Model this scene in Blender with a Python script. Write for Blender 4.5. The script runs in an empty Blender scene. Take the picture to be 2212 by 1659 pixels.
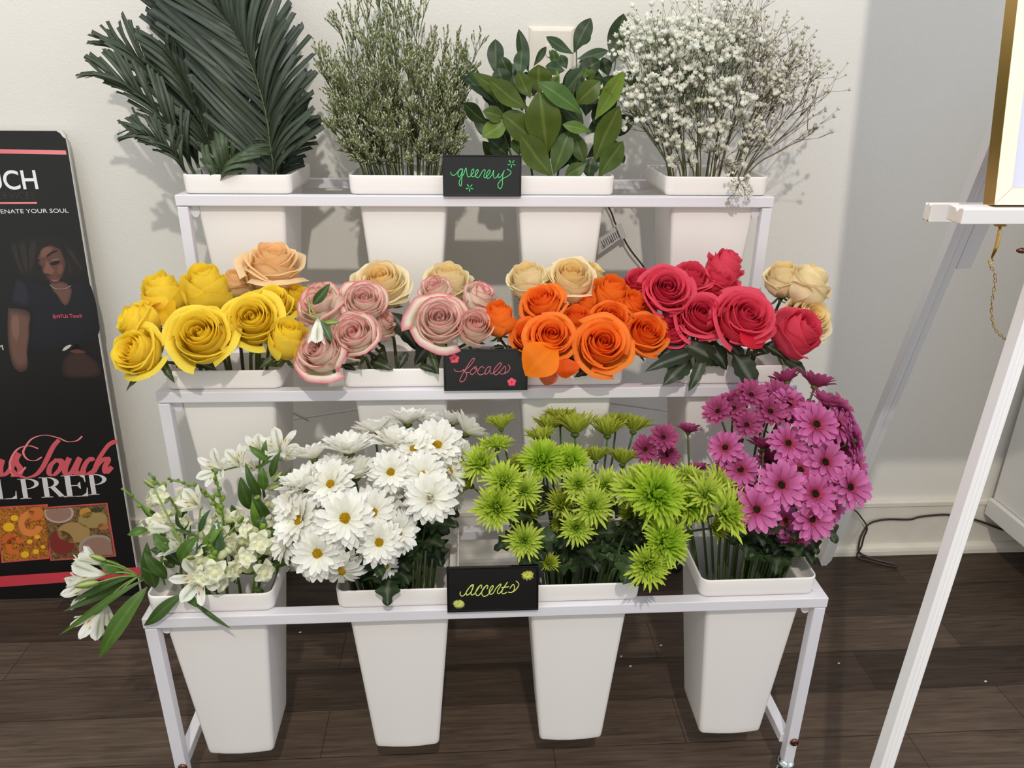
import bpy, math, random
from mathutils import Vector, Matrix
random.seed(11)
C = bpy.context.scene.collection
sc = bpy.context.scene
PI = math.pi
V = Vector

# ------------------------------------------------------------------ camera
CAM = V((-0.0405, -1.0686, 1.3362))
FOC = 1634.44
PITCH, YAW, ROLL = 0.3933, 0.0627, 0.0113
def _axes():
    cp, sp, cy, sy, cr, sr = math.cos(PITCH), math.sin(PITCH), math.cos(YAW), math.sin(YAW), math.cos(ROLL), math.sin(ROLL)
    f = V((sy*cp, cy*cp, -sp)); r = V((cy, -sy, 0)); u = r.cross(f)
    return cr*r + sr*u, -sr*r + cr*u, f
RT, UP, FW = _axes()
cam = bpy.data.cameras.new('camera'); camo = bpy.data.objects.new('camera', cam); C.objects.link(camo)
cam.sensor_fit = 'HORIZONTAL'; cam.sensor_width = 36.0; cam.lens = 36.0*FOC/2212; cam.clip_start = .02
camo.matrix_world = Matrix(((RT.x, UP.x, -FW.x, CAM.x), (RT.y, UP.y, -FW.y, CAM.y), (RT.z, UP.z, -FW.z, CAM.z), (0, 0, 0, 1)))
sc.camera = camo

# ------------------------------------------------------------------ light and exposure
sc.view_settings.view_transform = 'Standard'; sc.view_settings.look = 'None'
sc.view_settings.gamma = 1.0; sc.view_settings.use_curve_mapping = False
sc.view_settings.exposure = 0.0
sc.cycles.use_denoising = True
sc.cycles.max_bounces = 8; sc.cycles.transparent_max_bounces = 24
w = bpy.data.worlds.new('world'); sc.world = w; w.use_nodes = True
w.node_tree.nodes['Background'].inputs[0].default_value = (.975, 1.0, .975, 1)
w.node_tree.nodes['Background'].inputs[1].default_value = 0.775
def lamp(kind, name, loc, power, col, size=.1, target=None, size_y=None):
    d = bpy.data.lights.new(name, kind); d.energy = power; d.color = col
    if kind == 'AREA':
        d.size = size
        if size_y: d.shape = 'RECTANGLE'; d.size_y = size_y
    elif kind in ('POINT', 'SPOT'): d.shadow_soft_size = size
    o = bpy.data.objects.new(name, d); C.objects.link(o); o.location = loc
    if target is not None: o.rotation_euler = (V(target)-V(loc)).to_track_quat('-Z', 'Y').to_euler()
    return o
lamp('POINT', 'ceiling_spot_lamp', (.035, -2.0, 3.0), 177, (1, .944, .857), .034)
lamp('AREA', 'shop_window_daylight', (2.6, -1.6, 1.7), 13.6, (.5, .62, 1.0), 1.8, (.3, .3, .7), 2.0)

lamp('AREA', 'added_ceiling_fill', (-.8, -.4, 3.2), 22, (.78, .87, 1.0), 1.6, (-.7, .5, .8), 1.6)  # added soft cool fill from overhead, stands for no actual fixture

# ------------------------------------------------------------------ helpers
def lin(c):
    return tuple(((x/255)/12.92 if x/255 <= .04045 else ((x/255+.055)/1.055)**2.4) for x in c)
def ray(px, py): return FW + RT*((px-1106)/FOC) - UP*((py-829.5)/FOC)
def at(px, py, Y):                                   # the point at depth Y seen at a pixel of the photograph
    d = ray(px, py); return CAM + d*((Y-CAM.y)/d.y)
def on_plane(px, py, p0, n):
    d = ray(px, py); return CAM + d*((p0-CAM).dot(n)/d.dot(n))
def face_dir(rx, uy, f):                             # a direction given as right, up and towards the viewer
    return (V((1, 0, 0))*rx + V((0, 0, 1))*uy + V((0, -.93, .37))*f).normalized()
def px_size(d, p): return d*(p-CAM).dot(FW)/FOC
def frame(axis, spin=0.0):
    z = V(axis).normalized(); h = V((0, 0, 1)) if abs(z.z) < .95 else V((0, 1, 0))
    x = h.cross(z).normalized(); y = z.cross(x)
    c, s = math.cos(spin), math.sin(spin)
    X = x*c+y*s; Y = z.cross(X)
    return Matrix((X, Y, z)).transposed()
def spline(pts, n=24):
    pts = [V(p) for p in pts]
    if len(pts) == 2: return [pts[0].lerp(pts[1], i/n) for i in range(n+1)]
    P = [pts[0]*2-pts[1]] + pts + [pts[-1]*2-pts[-2]]
    out = []; seg = len(pts)-1; per = max(2, n//seg)
    for i in range(seg):
        a, b, c, d = P[i:i+4]
        for k in range(per):
            t = k/per
            out.append(.5*((2*b)+(c-a)*t+(2*a-5*b+4*c-d)*t*t+(3*b-a-3*c+d)*t**3))
    out.append(pts[-1]); return out
def sstep(a, b, x):
    t = min(1, max(0, (x-a)/(b-a))); return t*t*(3-2*t)
def mix(a, b, t): return tuple(a[i]*(1-t)+b[i]*t for i in range(3))

class MB:
    def __init__(s): s.v = []; s.f = []; s.c = []; s.m = []; s.col = (1, 1, 1); s.mat = 0
    def add(s, vs, fs, cols=None):
        n = len(s.v); s.v += [tuple(p) for p in vs]
        s.c += [tuple(q) for q in cols] if cols else [s.col]*len(vs)
        s.f += [tuple(n+i for i in f) for f in fs]; s.m += [s.mat]*len(fs); return s
    def grid(s, fn, nu, nv, colfn=None):
        vs = []; cs = []
        for j in range(nv+1):
            for i in range(nu+1):
                u, v = -1+2*i/nu, j/nv
                vs.append(fn(u, v)); cs.append(colfn(u, v) if colfn else s.col)
        fs = [(j*(nu+1)+i, j*(nu+1)+i+1, (j+1)*(nu+1)+i+1, (j+1)*(nu+1)+i) for j in range(nv) for i in range(nu)]
        return s.add(vs, fs, cs)
    def obox(s, c, ax, ay, az):
        c, ax, ay, az = V(c), V(ax), V(ay), V(az)
        vs = [c+ax*i+ay*j+az*k for i in (-1, 1) for j in (-1, 1) for k in (-1, 1)]
        return s.add(vs, [(0, 1, 3, 2), (4, 6, 7, 5), (0, 4, 5, 1), (2, 3, 7, 6), (0, 2, 6, 4), (1, 5, 7, 3)])
    def box(s, lo, hi):
        lo, hi = V(lo), V(hi); h = (hi-lo)/2
        return s.obox((lo+hi)/2, (h.x, 0, 0), (0, h.y, 0), (0, 0, h.z))
    def bar(s, a, b, w, d, side=(1, 0, 0)):         # square bar from a to b: width w along side, depth d across
        a, b = V(a), V(b); z = (b-a)/2; zn = z.normalized()
        x = (V(side)-zn*V(side).dot(zn)).normalized(); y = zn.cross(x)
        return s.obox((a+b)/2, x*w/2, y*d/2, z)
    def tube(s, path, rad, n=6, cap=True, flat=1.0, cols=None):
        path = [V(p) for p in path]; m = len(path)
        R = rad if isinstance(rad, (list, tuple)) else [rad]*m
        t = (path[1]-path[0]).normalized(); h = V((0, 0, 1)) if abs(t.z) < .9 else V((1, 0, 0))
        x = h.cross(t).normalized(); vs = []; cc = []
        for i, p in enumerate(path):
            t = (path[min(i+1, m-1)]-path[max(i-1, 0)])
            t = t.normalized() if t.length > 1e-9 else V((0, 0, 1))
            x = x-t*x.dot(t)
            x = x.normalized() if x.length > 1e-9 else t.orthogonal().normalized()
            y = t.cross(x)
            for k in range(n):
                a = 2*PI*k/n; vs.append(p+x*(R[i]*math.cos(a))+y*(R[i]*flat*math.sin(a)))
                cc.append(cols[i] if cols else s.col)
        fs = [(i*n+k, i*n+(k+1) % n, (i+1)*n+(k+1) % n, (i+1)*n+k) for i in range(m-1) for k in range(n)]
        if cap: fs += [tuple(range(n-1, -1, -1)), tuple((m-1)*n+k for k in range(n))]
        return s.add(vs, fs, cc)
    def loft(s, rings, cap0=True, cap1=True):
        n = len(rings[0]); vs = [p for r in rings for p in r]
        fs = [(i*n+k, i*n+(k+1) % n, (i+1)*n+(k+1) % n, (i+1)*n+k) for i in range(len(rings)-1) for k in range(n)]
        if cap0: fs.append(tuple(range(n-1, -1, -1)))
        if cap1: fs.append(tuple((len(rings)-1)*n+k for k in range(n)))
        return s.add(vs, fs)
    def ball(s, c, r, nu=8, nv=5, sz=1.0, M=None):
        c = V(c); vs = []
        for j in range(nv+1):
            th = PI*j/nv
            for i in range(nu):
                a = 2*PI*i/nu; p = V((math.sin(th)*math.cos(a)*r, math.sin(th)*math.sin(a)*r, math.cos(th)*r*sz))
                vs.append(c+(M @ p if M else p))
        return s.add(vs, [(j*nu+i, (j+1)*nu+i, (j+1)*nu+(i+1) % nu, j*nu+(i+1) % nu) for j in range(nv) for i in range(nu)])
    def poly(s, pts):
        return s.add(pts, [tuple(range(len(pts)))])
    def mesh(s, name, mats, smooth=True, org=None):
        me = bpy.data.meshes.new(name)
        vs = s.v if org is None else [(a[0]-org[0], a[1]-org[1], a[2]-org[2]) for a in s.v]
        me.from_pydata(vs, [], s.f)
        for m in (mats if isinstance(mats, (list, tuple)) else [mats]): me.materials.append(m)
        if max(s.m, default=0) > 0: me.polygons.foreach_set('material_index', s.m)
        ca = me.color_attributes.new('Col', 'FLOAT_COLOR', 'POINT')
        ca.data.foreach_set('color', [x for c in s.c for x in (c[0], c[1], c[2], 1.0)])
        if smooth: me.polygons.foreach_set('use_smooth', [True]*len(me.polygons))
        me.update(); return me
    def build(s, name, mats, parent=None, smooth=True, bevel=0.0, org=None, label=None):
        o_ = V(org) if org is not None else (parent_loc(parent) if parent else V((0, 0, 0)))
        o = bpy.data.objects.new(name, s.mesh(name, mats, smooth, o_)); C.objects.link(o)
        if parent: o.parent = parent
        else: o.location = o_
        if bevel:
            b = o.modifiers.new('edge', 'BEVEL'); b.width = bevel; b.segments = 2; b.limit_method = 'ANGLE'
        if label: o['label'] = label
        return o
def parent_loc(p):
    l = V((0, 0, 0))
    while p: l += p.location; p = p.parent
    return l
def tag(o, label=None, cat=None, group=None, kind=None):
    if label: o['label'] = label
    if cat: o['category'] = cat
    if group: o['group'] = group
    if kind: o['kind'] = kind
    return o
def thing(name, label, cat, loc, group=None):
    o = bpy.data.objects.new(name, None); C.objects.link(o); o.location = loc; o.empty_display_size = .02
    return tag(o, label, cat, group)
def put(name, me, parent, loc, R=None, scale=1.0):  # a shared mesh as a part; loc in world
    o = bpy.data.objects.new(name, me); C.objects.link(o); o.parent = parent
    M = (R or Matrix.Identity(3)).to_4x4(); o.matrix_basis = Matrix.Translation(V(loc)-parent_loc(parent)) @ M @ Matrix.Diagonal((scale, scale, scale, 1) if not isinstance(scale, (tuple, list)) else (*scale, 1))
    return o

# ------------------------------------------------------------------ materials
def mat(name, col=None, rough=.5, metal=0, attr=False, noise=0, nscale=20, bump=0, bscale=200, transl=0, spec=.5, coat=0, stretch=(1, 1, 1), sss=0):
    m = bpy.data.materials.new(name); m.use_nodes = True; nt = m.node_tree; N = nt.nodes; L = nt.links
    b = N['Principled BSDF']; b.inputs['Roughness'].default_value = rough; b.inputs['Metallic'].default_value = metal
    b.inputs['Specular IOR Level'].default_value = spec; b.inputs['Coat Weight'].default_value = coat; b.inputs['Coat Roughness'].default_value = .08
    src = None
    if attr:
        a = N.new('ShaderNodeVertexColor'); a.layer_name = 'Col'; src = a.outputs['Color']
    else:
        c = N.new('ShaderNodeRGB'); c.outputs[0].default_value = (*lin(col), 1); src = c.outputs[0]
    if noise or bump:
        tc = N.new('ShaderNodeTexCoord'); mp = N.new('ShaderNodeMapping'); mp.inputs['Scale'].default_value = stretch
        L.new(tc.outputs['Object'], mp.inputs[0])
    if noise:
        n = N.new('ShaderNodeTexNoise'); n.inputs['Scale'].default_value = nscale; n.inputs['Detail'].default_value = 4; L.new(mp.outputs[0], n.inputs['Vector'])
        r = N.new('ShaderNodeMapRange'); r.inputs['From Min'].default_value = .3; r.inputs['From Max'].default_value = .7
        r.inputs['To Min'].default_value = 1-noise; r.inputs['To Max'].default_value = 1+noise*.6; L.new(n.outputs['Fac'], r.inputs['Value'])
        mx = N.new('ShaderNodeVectorMath'); mx.operation = 'SCALE'; L.new(src, mx.inputs[0]); L.new(r.outputs[0], mx.inputs['Scale']); src = mx.outputs[0]
    L.new(src, b.inputs['Base Color'])
    if bump:
        n2 = N.new('ShaderNodeTexNoise'); n2.inputs['Scale'].default_value = bscale; n2.inputs['Detail'].default_value = 3; L.new(mp.outputs[0], n2.inputs['Vector'])
        bp = N.new('ShaderNodeBump'); bp.inputs['Strength'].default_value = bump; bp.inputs['Distance'].default_value = .002; L.new(n2.outputs['Fac'], bp.inputs['Height']); L.new(bp.outputs[0], b.inputs['Normal'])
    if transl:
        t = N.new('ShaderNodeBsdfTranslucent'); L.new(src, t.inputs['Color']); ms = N.new('ShaderNodeMixShader'); ms.inputs[0].default_value = transl
        L.new(b.outputs[0], ms.inputs[1]); L.new(t.outputs[0], ms.inputs[2]); L.new(ms.outputs[0], N['Material Output'].inputs[0])
    return m
M_WALL = mat('wall_paint', (226, 221, 212), .62, noise=.02, nscale=3, bump=.32, bscale=190)
M_TRIM = mat('trim_paint', (226, 218, 204), .5, noise=.06, nscale=14, bump=.1, bscale=60)
M_POWDER = mat('white_powder_coat', (226, 222, 226), .38, noise=.015, nscale=8)
M_BUCKET = mat('white_plastic', (240, 234, 229), .42, noise=.012, nscale=6, bump=.05, bscale=900)
M_BLACK = mat('black_acrylic', (13, 12, 11), .22, noise=.1, nscale=9, spec=.6)
M_BLACKF = mat('black_rim', (9, 9, 9), .12)
M_CHROME = mat('chrome', (205, 212, 215), .12, 1, noise=.03)
M_BRONZE = mat('bronze_bolt', (120, 85, 72), .3, 1, noise=.05)
M_RUBBER = mat('rubber', (14, 14, 15), .55, noise=.1)
M_CORD = mat('brown_cord', (62, 46, 40), .45, noise=.08, nscale=40)
M_ATTR = mat('petal', attr=True, rough=.55, noise=.05, nscale=9, transl=.42, spec=.2)
M_LEAF = mat('leaf', attr=True, rough=.42, noise=.12, nscale=60, transl=.16, spec=.28)
M_STEM = mat('stem', attr=True, rough=.5, noise=.12, nscale=30)
M_PRINT = mat('poster_print', attr=True, rough=.32, noise=.04, nscale=25, spec=.5)
M_CHALK = mat('chalk_ink', attr=True, rough=.7, noise=.12, nscale=300)
M_EASEL = mat('white_wood_paint', (228, 224, 222), .4, noise=.02, nscale=12, bump=.12, bscale=90, stretch=(1, 1, .06))
M_RAWWOOD = mat('sawn_wood', (222, 212, 200), .7, noise=.06, nscale=60)
M_GOLD = mat('gold_leaf', (196, 160, 96), .28, 1, noise=.12, nscale=9)
M_GOLDF = mat('gold_frame_face', (238, 236, 210), .4, .08, noise=.03, nscale=20)
M_PANEL = mat('lavender_panel', (216, 218, 236), .5, noise=.01)
M_BRASS = mat('brass', (206, 170, 92), .25, 1, noise=.05)
M_CAB = mat('cabinet_paint', (222, 218, 212), .45, noise=.02)
M_TAGP = mat('tag_paper', (205, 203, 200), .6, noise=.03)
# ------------------------------------------------------------------ floor of vinyl planks
def floor_mat():
    m = bpy.data.materials.new('vinyl_planks'); m.use_nodes = True; N = m.node_tree.nodes; L = m.node_tree.links; b = N['Principled BSDF']
    tc = N.new('ShaderNodeTexCoord'); mp = N.new('ShaderNodeMapping'); mp.inputs['Location'].default_value = (.36, .011, 0); L.new(tc.outputs['Object'], mp.inputs[0])
    br = N.new('ShaderNodeTexBrick'); br.offset = .37; br.inputs['Scale'].default_value = 1; br.inputs['Brick Width'].default_value = .78; br.inputs['Row Height'].default_value = .128
    br.inputs['Mortar Size'].default_value = .0008; br.inputs['Color1'].default_value = (*lin((90, 75, 63)), 1); br.inputs['Color2'].default_value = (*lin((48, 39, 33)), 1); br.inputs['Mortar'].default_value = (*lin((40, 33, 28)), 1)
    br.inputs['Bias'].default_value = -.15
    L.new(mp.outputs[0], br.inputs['Vector'])
    g = N.new('ShaderNodeMapping'); g.inputs['Scale'].default_value = (3, 46, 1); L.new(tc.outputs['Object'], g.inputs[0])
    n = N.new('ShaderNodeTexNoise'); n.inputs['Scale'].default_value = 2.2; n.inputs['Detail'].default_value = 9; n.inputs['Distortion'].default_value = 1.1; L.new(g.outputs[0], n.inputs['Vector'])
    n2 = N.new('ShaderNodeTexNoise'); n2.inputs['Scale'].default_value = 5; n2.inputs['Detail'].default_value = 5; L.new(tc.outputs['Object'], n2.inputs['Vector'])
    r = N.new('ShaderNodeMapRange'); r.inputs['From Min'].default_value = .3; r.inputs['From Max'].default_value = .72; r.inputs['To Min'].default_value = .62; r.inputs['To Max'].default_value = 1.3; L.new(n.outputs['Fac'], r.inputs['Value'])
    r2 = N.new('ShaderNodeMapRange'); r2.inputs['From Min'].default_value = .3; r2.inputs['From Max'].default_value = .7; r2.inputs['To Min'].default_value = .8; r2.inputs['To Max'].default_value = 1.15; L.new(n2.outputs['Fac'], r2.inputs['Value'])
    mm = N.new('ShaderNodeMath'); mm.operation = 'MULTIPLY'; L.new(r.outputs[0], mm.inputs[0]); L.new(r2.outputs[0], mm.inputs[1])
    v = N.new('ShaderNodeVectorMath'); v.operation = 'SCALE'; L.new(br.outputs['Color'], v.inputs[0]); L.new(mm.outputs[0], v.inputs['Scale']); L.new(v.outputs[0], b.inputs['Base Color'])
    b.inputs['Roughness'].default_value = .5; b.inputs['Specular IOR Level'].default_value = .2
    bp = N.new('ShaderNodeBump'); bp.inputs['Strength'].default_value = .15; bp.inputs['Distance'].default_value = .001; L.new(n.outputs['Fac'], bp.inputs['Height']); L.new(bp.outputs[0], b.inputs['Normal'])
    return m
YW = .797
def struct(mb, name, m, bevel=0, label=None):
    o = mb.build(name, m, None, smooth=False, bevel=bevel); return tag(o, label, None, None, 'structure')
struct(MB().box((-3, -3.4, -.05), (3.2, YW+.1, 0)), 'floor', floor_mat(), label='dark brown wood plank floor')
struct(MB().box((-3, YW, 0), (3.2, YW+.1, 3.4)), 'wall_back', M_WALL, label='white painted wall with rough roller texture')
b = MB(); b.box((-3, .783, .03), (3.2, YW, .166)); b.box((-3, .779, .160), (3.2, YW, .175))
struct(b, 'baseboard_back', M_TRIM, .002, 'off-white painted baseboard')
prof = [(.765, 0), (.765, .014), (.768, .023), (.776, .029), (.786, .031), (.786, 0)]
b = MB(); b.loft([[V((x, y, z)) for y, z in prof] for x in (-3, 3.2)])
struct(b, 'trim_1', M_TRIM, 0, 'off-white shoe moulding along the floor')

# ------------------------------------------------------------------ the tiered stand
W = 1.2
TIER = {1: (0, 0, .4687, .0013), 2: (-.0121, .2339, .7851, -.0051), 3: (-.0119, .4741, 1.1027, -.0117)}
DEP = {1: .262, 2: .262, 3: .268}
def T(t, x, y, z):
    o, yy, zz, a = TIER[t]
    return V((o+x*math.cos(a)-y*math.sin(a), yy+x*math.sin(a)+y*math.cos(a), zz+z))
stand = thing('display_stand', 'white metal three-tier rolling flower stand standing against the wall', 'display stand', (0, .3, 0))
TH = .0213
for t in (1, 2, 3):
    h = W/2; D = DEP[t]
    ax = T(t, 1, 0, 0)-T(t, 0, 0, 0)
    for nm, y in (('front_rail', .011), ('back_rail', D-.011)):
        MB().bar(T(t, -h, y, -TH/2), T(t, h, y, -TH/2), .022, TH, (0, 1, 0)).build(nm, M_POWDER, stand, False, .0016)
    for s in (-1, 1):
        MB().bar(T(t, s*(h-.0105), .022, -TH/2), T(t, s*(h-.0105), D-.022, -TH/2), .021, TH, (1, 0, 0)).build('side_rail', M_POWDER, stand, False, .0016)
        zb = .066 if t == 1 else .121
        top = T(t, s*(h-.0115), .0115, -TH-.0015); MB().bar((top.x, top.y, zb), top, .021, .021).build('front_leg', M_POWDER, stand, False, .0018)
        top = T(t, s*(h-.0115), D-.0115, -TH-.0005); MB().bar((top.x, top.y, zb if t < 3 else .066), top, .021, .021).build('rear_leg', M_POWDER, stand, False, .0018)
        # gusset tab in the corner
        g = MB(); c = T(t, s*(h-.030), .018, -TH-.012)
        g.loft([[c+V((s*.009*math.cos(a), dy, (.012 if math.sin(a) > 0 else .013)*math.sin(a))) for a in [i*PI/6 for i in range(12)]] for dy in (-.0015, .0015)])
        g.build('gusset', M_POWDER, stand, False)
for s in (-1, 1):
    x = s*(W/2-.0115)
    MB().bar((x-.006, .022, .1095), (x-.012, .7311, .1095), .0205, .0215).build('base_rail', M_POWDER, stand, False, .0016)
# cross-braced rods on the back of the middle tier
for a, c in (((-.96, .503, .52), (.02, .503, .675)), ((.98, .503, .52), (.02, .503, .675)), ((-.4, .500, .60), (-.56, .500, .70)), ((.44, .500, .60), (.56, .500, .70))):
    a = V(a); c = V(c)
    if abs(a.x) > .6: a = c+(a-c)*((.575 if a.x < 0 else .545)/abs(a.x-c.x))
    MB().tube([a, c], .0022, 6).build('brace_rod', M_POWDER, stand)
for x, y in ((.5967, 0), (-.5883, 0)):
    b = MB(); b.ball((x-.0005*(1 if x > 0 else -1)-(.006 if x > 0 else -.004), y-.001, .1225), .0085, 14, 8, 1, Matrix.Diagonal((1, .55, 1)))
    b.tube([(x-(.006 if x > 0 else -.004), -.0052, .1215), (x-(.006 if x > 0 else -.004), -.0062, .1215)], .0026, 6)
    b.build('bolt', M_BRONZE, stand, label='bronze round-headed bolt')
def caster(x, y, yaw, brake=True):
    c = bpy.data.objects.new('caster', None); C.objects.link(c); c.parent = stand; c.location = V((x, y, 0))-stand.location
    R = Matrix.Rotation(yaw, 3, 'Z')
    def W_(p): return V((x, y, 0)) + R @ V(p)
    b = MB(); b.loft([[W_((r*math.cos(2*PI*k/20), r*math.sin(2*PI*k/20), z)) for k in range(20)] for r, z in ((.008, .068), (.012, .0665), (.017, .062), (.019, .056), (.018, .052))])
    for s in (-1, 1):
        b.loft([[W_((px, s*.012+q, pz)) for px, pz in ((.015, .054), (-.012, .054), (-.032, .036), (-.036, .024), (-.024, .017), (-.008, .024), (.010, .040))] for q in (-.001, .001)])
    b.build('swivel_fork', M_CHROME, c)
    b = MB(); b.loft([[W_((-.022+r*math.cos(2*PI*k/24), yy, .025+r*math.sin(2*PI*k/24))) for k in range(24)] for yy, r in ((-.0095, .021), (-.008, .0245), (.008, .0245), (.0095, .021))])
    b.build('wheel', M_RUBBER, c)
    if brake:
        b = MB(); b.loft([[W_((xx, yy, zz)) for yy, zz in ((-.010, z0), (.010, z0), (.012, z0+.004), (0, z0+.0065), (-.012, z0+.004))] for xx, z0 in ((-.026, .044), (-.040, .050), (-.052, .049), (-.060, .045))])
        b.build('brake_pedal', M_CHROME, c)
caster(W/2-.0125, .0115, math.radians(55)); caster(-W/2+.0125, .0115, math.radians(140))
caster(W/2-.0225, .725, math.radians(20)); caster(-W/2+.001, .725, math.radians(160))

# ------------------------------------------------------------------ flower buckets
BX = {(1, 1): -.4851, (1, 2): -.1674, (1, 3): .1527, (1, 4): .4726, (2, 1): -.4779, (2, 2): -.1549, (2, 3): .1596, (2, 4): .48, (3, 1): -.4795, (3, 2): -.1554, (3, 3): .1659, (3, 4): .4821}
def rrect(t, cx, hw, y0, y1, r, z, n=5, bulge=0.0):
    pts = []
    for k, (sx, yy, a0) in enumerate(((1, y1, 0), (-1, y1, 90), (-1, y0, 180), (1, y0, 270))):
        for i in range(n+1):
            a = math.radians(a0+90*i/n)
            ccx = cx+sx*(hw-r); ccy = yy+(r if yy == y0 else -r)
            pts.append(T(t, ccx+r*math.cos(a), ccy+r*math.sin(a), z))
        if k == 2:
            for q in (.25, .5, .75): pts.append(T(t, cx-(hw-r)+2*(hw-r)*q, y0-bulge*4*q*(1-q), z))
    return pts
def bucket(t, j, label):
    cx = BX[(t, j)]; h = .349
    root = thing('flower_bucket', label, 'bucket', T(t, cx, .1, -h), 'white flower buckets on the stand')
    def ring(k, ins, z=None, bulge=.004):
        hw = (.0895*(1-k)+.0615*k)-ins; y0 = .0175*(1-k)+.031*k+ins; y1 = .190*(1-k)+.152*k-ins
        return rrect(t, cx, hw, y0, y1, .0085, -k*h if z is None else z, 5, bulge*k)
    b = MB(); b.loft([ring(1, .004, -h+.0004), ring(1, .0012, -h+.0008), ring(1, .0002, -h+.0022), ring(1, 0, -h+.005), ring(.982, 0)]+[ring(k, 0) for k in (.95, .75, .5, .25, .1, -.02)], True, False)
    b.loft([ring(-.02, .0026)]+[ring(k, .0026) for k in (.1, .3, .6, .95)]+[ring(.96, .004, -h+.012)], False, True)
    b.build('body', M_BUCKET, root)
    hw = .10645; y0 = .0085; y1 = .2154; zt = .0384
    b = MB(); R = lambda i, z: rrect(t, cx, hw-i, y0+i, y1-i, max(.004, .017-i), z, 6)
    b.loft([R(.016, .0016), R(.005, .0012), R(.0022, .003), R(.0012, .010), R(.0002, zt-.003), R(.0008, zt-.0008), R(.0022, zt), R(.0034, zt-.001), R(.0040, zt-.004), R(.0048, .012), R(.010, .006), R(.0185, .003)], False, False)
    b.build('rim', M_BUCKET, root)
    return root
what = {(1, 1): 'white alstroemeria and snapdragons', (1, 2): 'white daisies', (1, 3): 'lime green chrysanthemums', (1, 4): 'purple daisies', (2, 1): 'yellow roses', (2, 2): 'pink-edged roses', (2, 3): 'orange roses', (2, 4): 'hot pink roses',
        (3, 1): 'palm fronds', (3, 2): 'wispy limonium', (3, 3): 'broad green leaves', (3, 4): "baby's breath"}
lev = {1: 'bottom', 2: 'middle', 3: 'top'}
BK = {}
for k in what: BK[k] = bucket(k[0], k[1], 'white plastic bucket holding %s on the %s tier' % (what[k], lev[k[0]]))

# ------------------------------------------------------------------ black table signs with chalk writing
def sign(t, label, xl, w, hgt, lean, strokes, blobs, col, box_px, word):
    base = T(t, xl+w/2, -.009, .0006)
    root = thing('chalkboard_sign', label, 'sign', base, 'black signs on the rails')
    th = .0075; R = Matrix.Rotation(-lean, 3, 'X')
    def P(x, z, y=0): return base + R @ V((x, y, z))
    def ob(x0, x1, y0, y1, z0, z1, mb): mb.add([P(x, z, y) for x in (x0, x1) for y in (y0, y1) for z in (z0, z1)], [(0, 1, 3, 2), (4, 6, 7, 5), (0, 4, 5, 1), (2, 3, 7, 6), (0, 2, 6, 4), (1, 5, 7, 3)])
    b = MB(); ob(-w/2+.003, w/2-.003, .0012, th, .003, hgt-.003, b); b.build('panel', M_BLACK, root, False)
    b = MB(); e = .0034
    for q in ((-w/2, w/2, 0, e), (-w/2, w/2, hgt-e, hgt), (-w/2, -w/2+e, e, hgt-e), (w/2-e, w/2, e, hgt-e)): ob(q[0], q[1], 0, th+.0005, q[2], q[3], b)
    b.build('border', M_BLACKF, root, False, .0008)
    x0, y0, x1, y1 = box_px
    def Q(p, y=.0006): return P(-w/2+w*(p[0]-x0)/(x1-x0), hgt*(1-(p[1]-y0)/(y1-y0)), y)
    b = MB(); b.col = lin(col)
    for s in strokes: b.tube(spline([Q(p) for p in s], 6*len(s)), .00088, 5)
    b.build('lettering', M_CHALK, root, label='handwritten word %s in coloured chalk' % word)
    for bl in blobs:
        b = MB(); bl(b, Q); b.build('flower_drawing', M_CHALK, root)
G1, G2 = (96, 208, 130), (70, 200, 110)
def star(c, r, col, n=5, wid=.0046):
    def f(b, Q):
        for k in range(n):
            a = 2*PI*k/n+.35; b.col = mix(lin(col), lin((160, 245, 180)), .25 if k % 2 else 0)
            b.tube([Q((c[0]+r*.15*math.cos(a), c[1]+r*.15*math.sin(a))), Q((c[0]+r*.6*math.cos(a), c[1]+r*.6*math.sin(a))), Q((c[0]+r*math.cos(a), c[1]+r*math.sin(a)))], [.0008, wid*.62, .0006], 6, flat=.5)
    return f
def poppy(c, r, col):
    def f(b, Q):
        b.col = lin(col)
        for k in range(5):
            a = 2*PI*k/5+.9; m = (c[0]+r*.55*math.cos(a), c[1]+r*.55*math.sin(a)); p = Q(m)
            b.ball(p, .0044*r/100, 10, 6, .16, Matrix.Rotation(PI/2, 3, 'X'))
        b.col = lin((40, 16, 18)); b.ball(Q(c, -.0008), .0012, 8, 5, .5, Matrix.Rotation(PI/2, 3, 'X'))
    return f
def pompon(c, r, col):
    def f(b, Q):
        rr = random.Random(int(c[0]))
        for k in range(26):
            a = 2*PI*k/26; L = r*rr.uniform(.75, 1); b.col = mix(lin(col), lin((235, 230, 150)), rr.uniform(0, .4))
            dy = .25*r*(1-math.sin(a)) if math.sin(a) > 0 else 0
            b.tube([Q(c), Q((c[0]+.6*L*math.cos(a), c[1]+.45*L*math.sin(a))), Q((c[0]+L*math.cos(a), c[1]+L*math.sin(a)*.85+dy*.3))], [.0009, .0008, .0007], 5)
    return f
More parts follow.
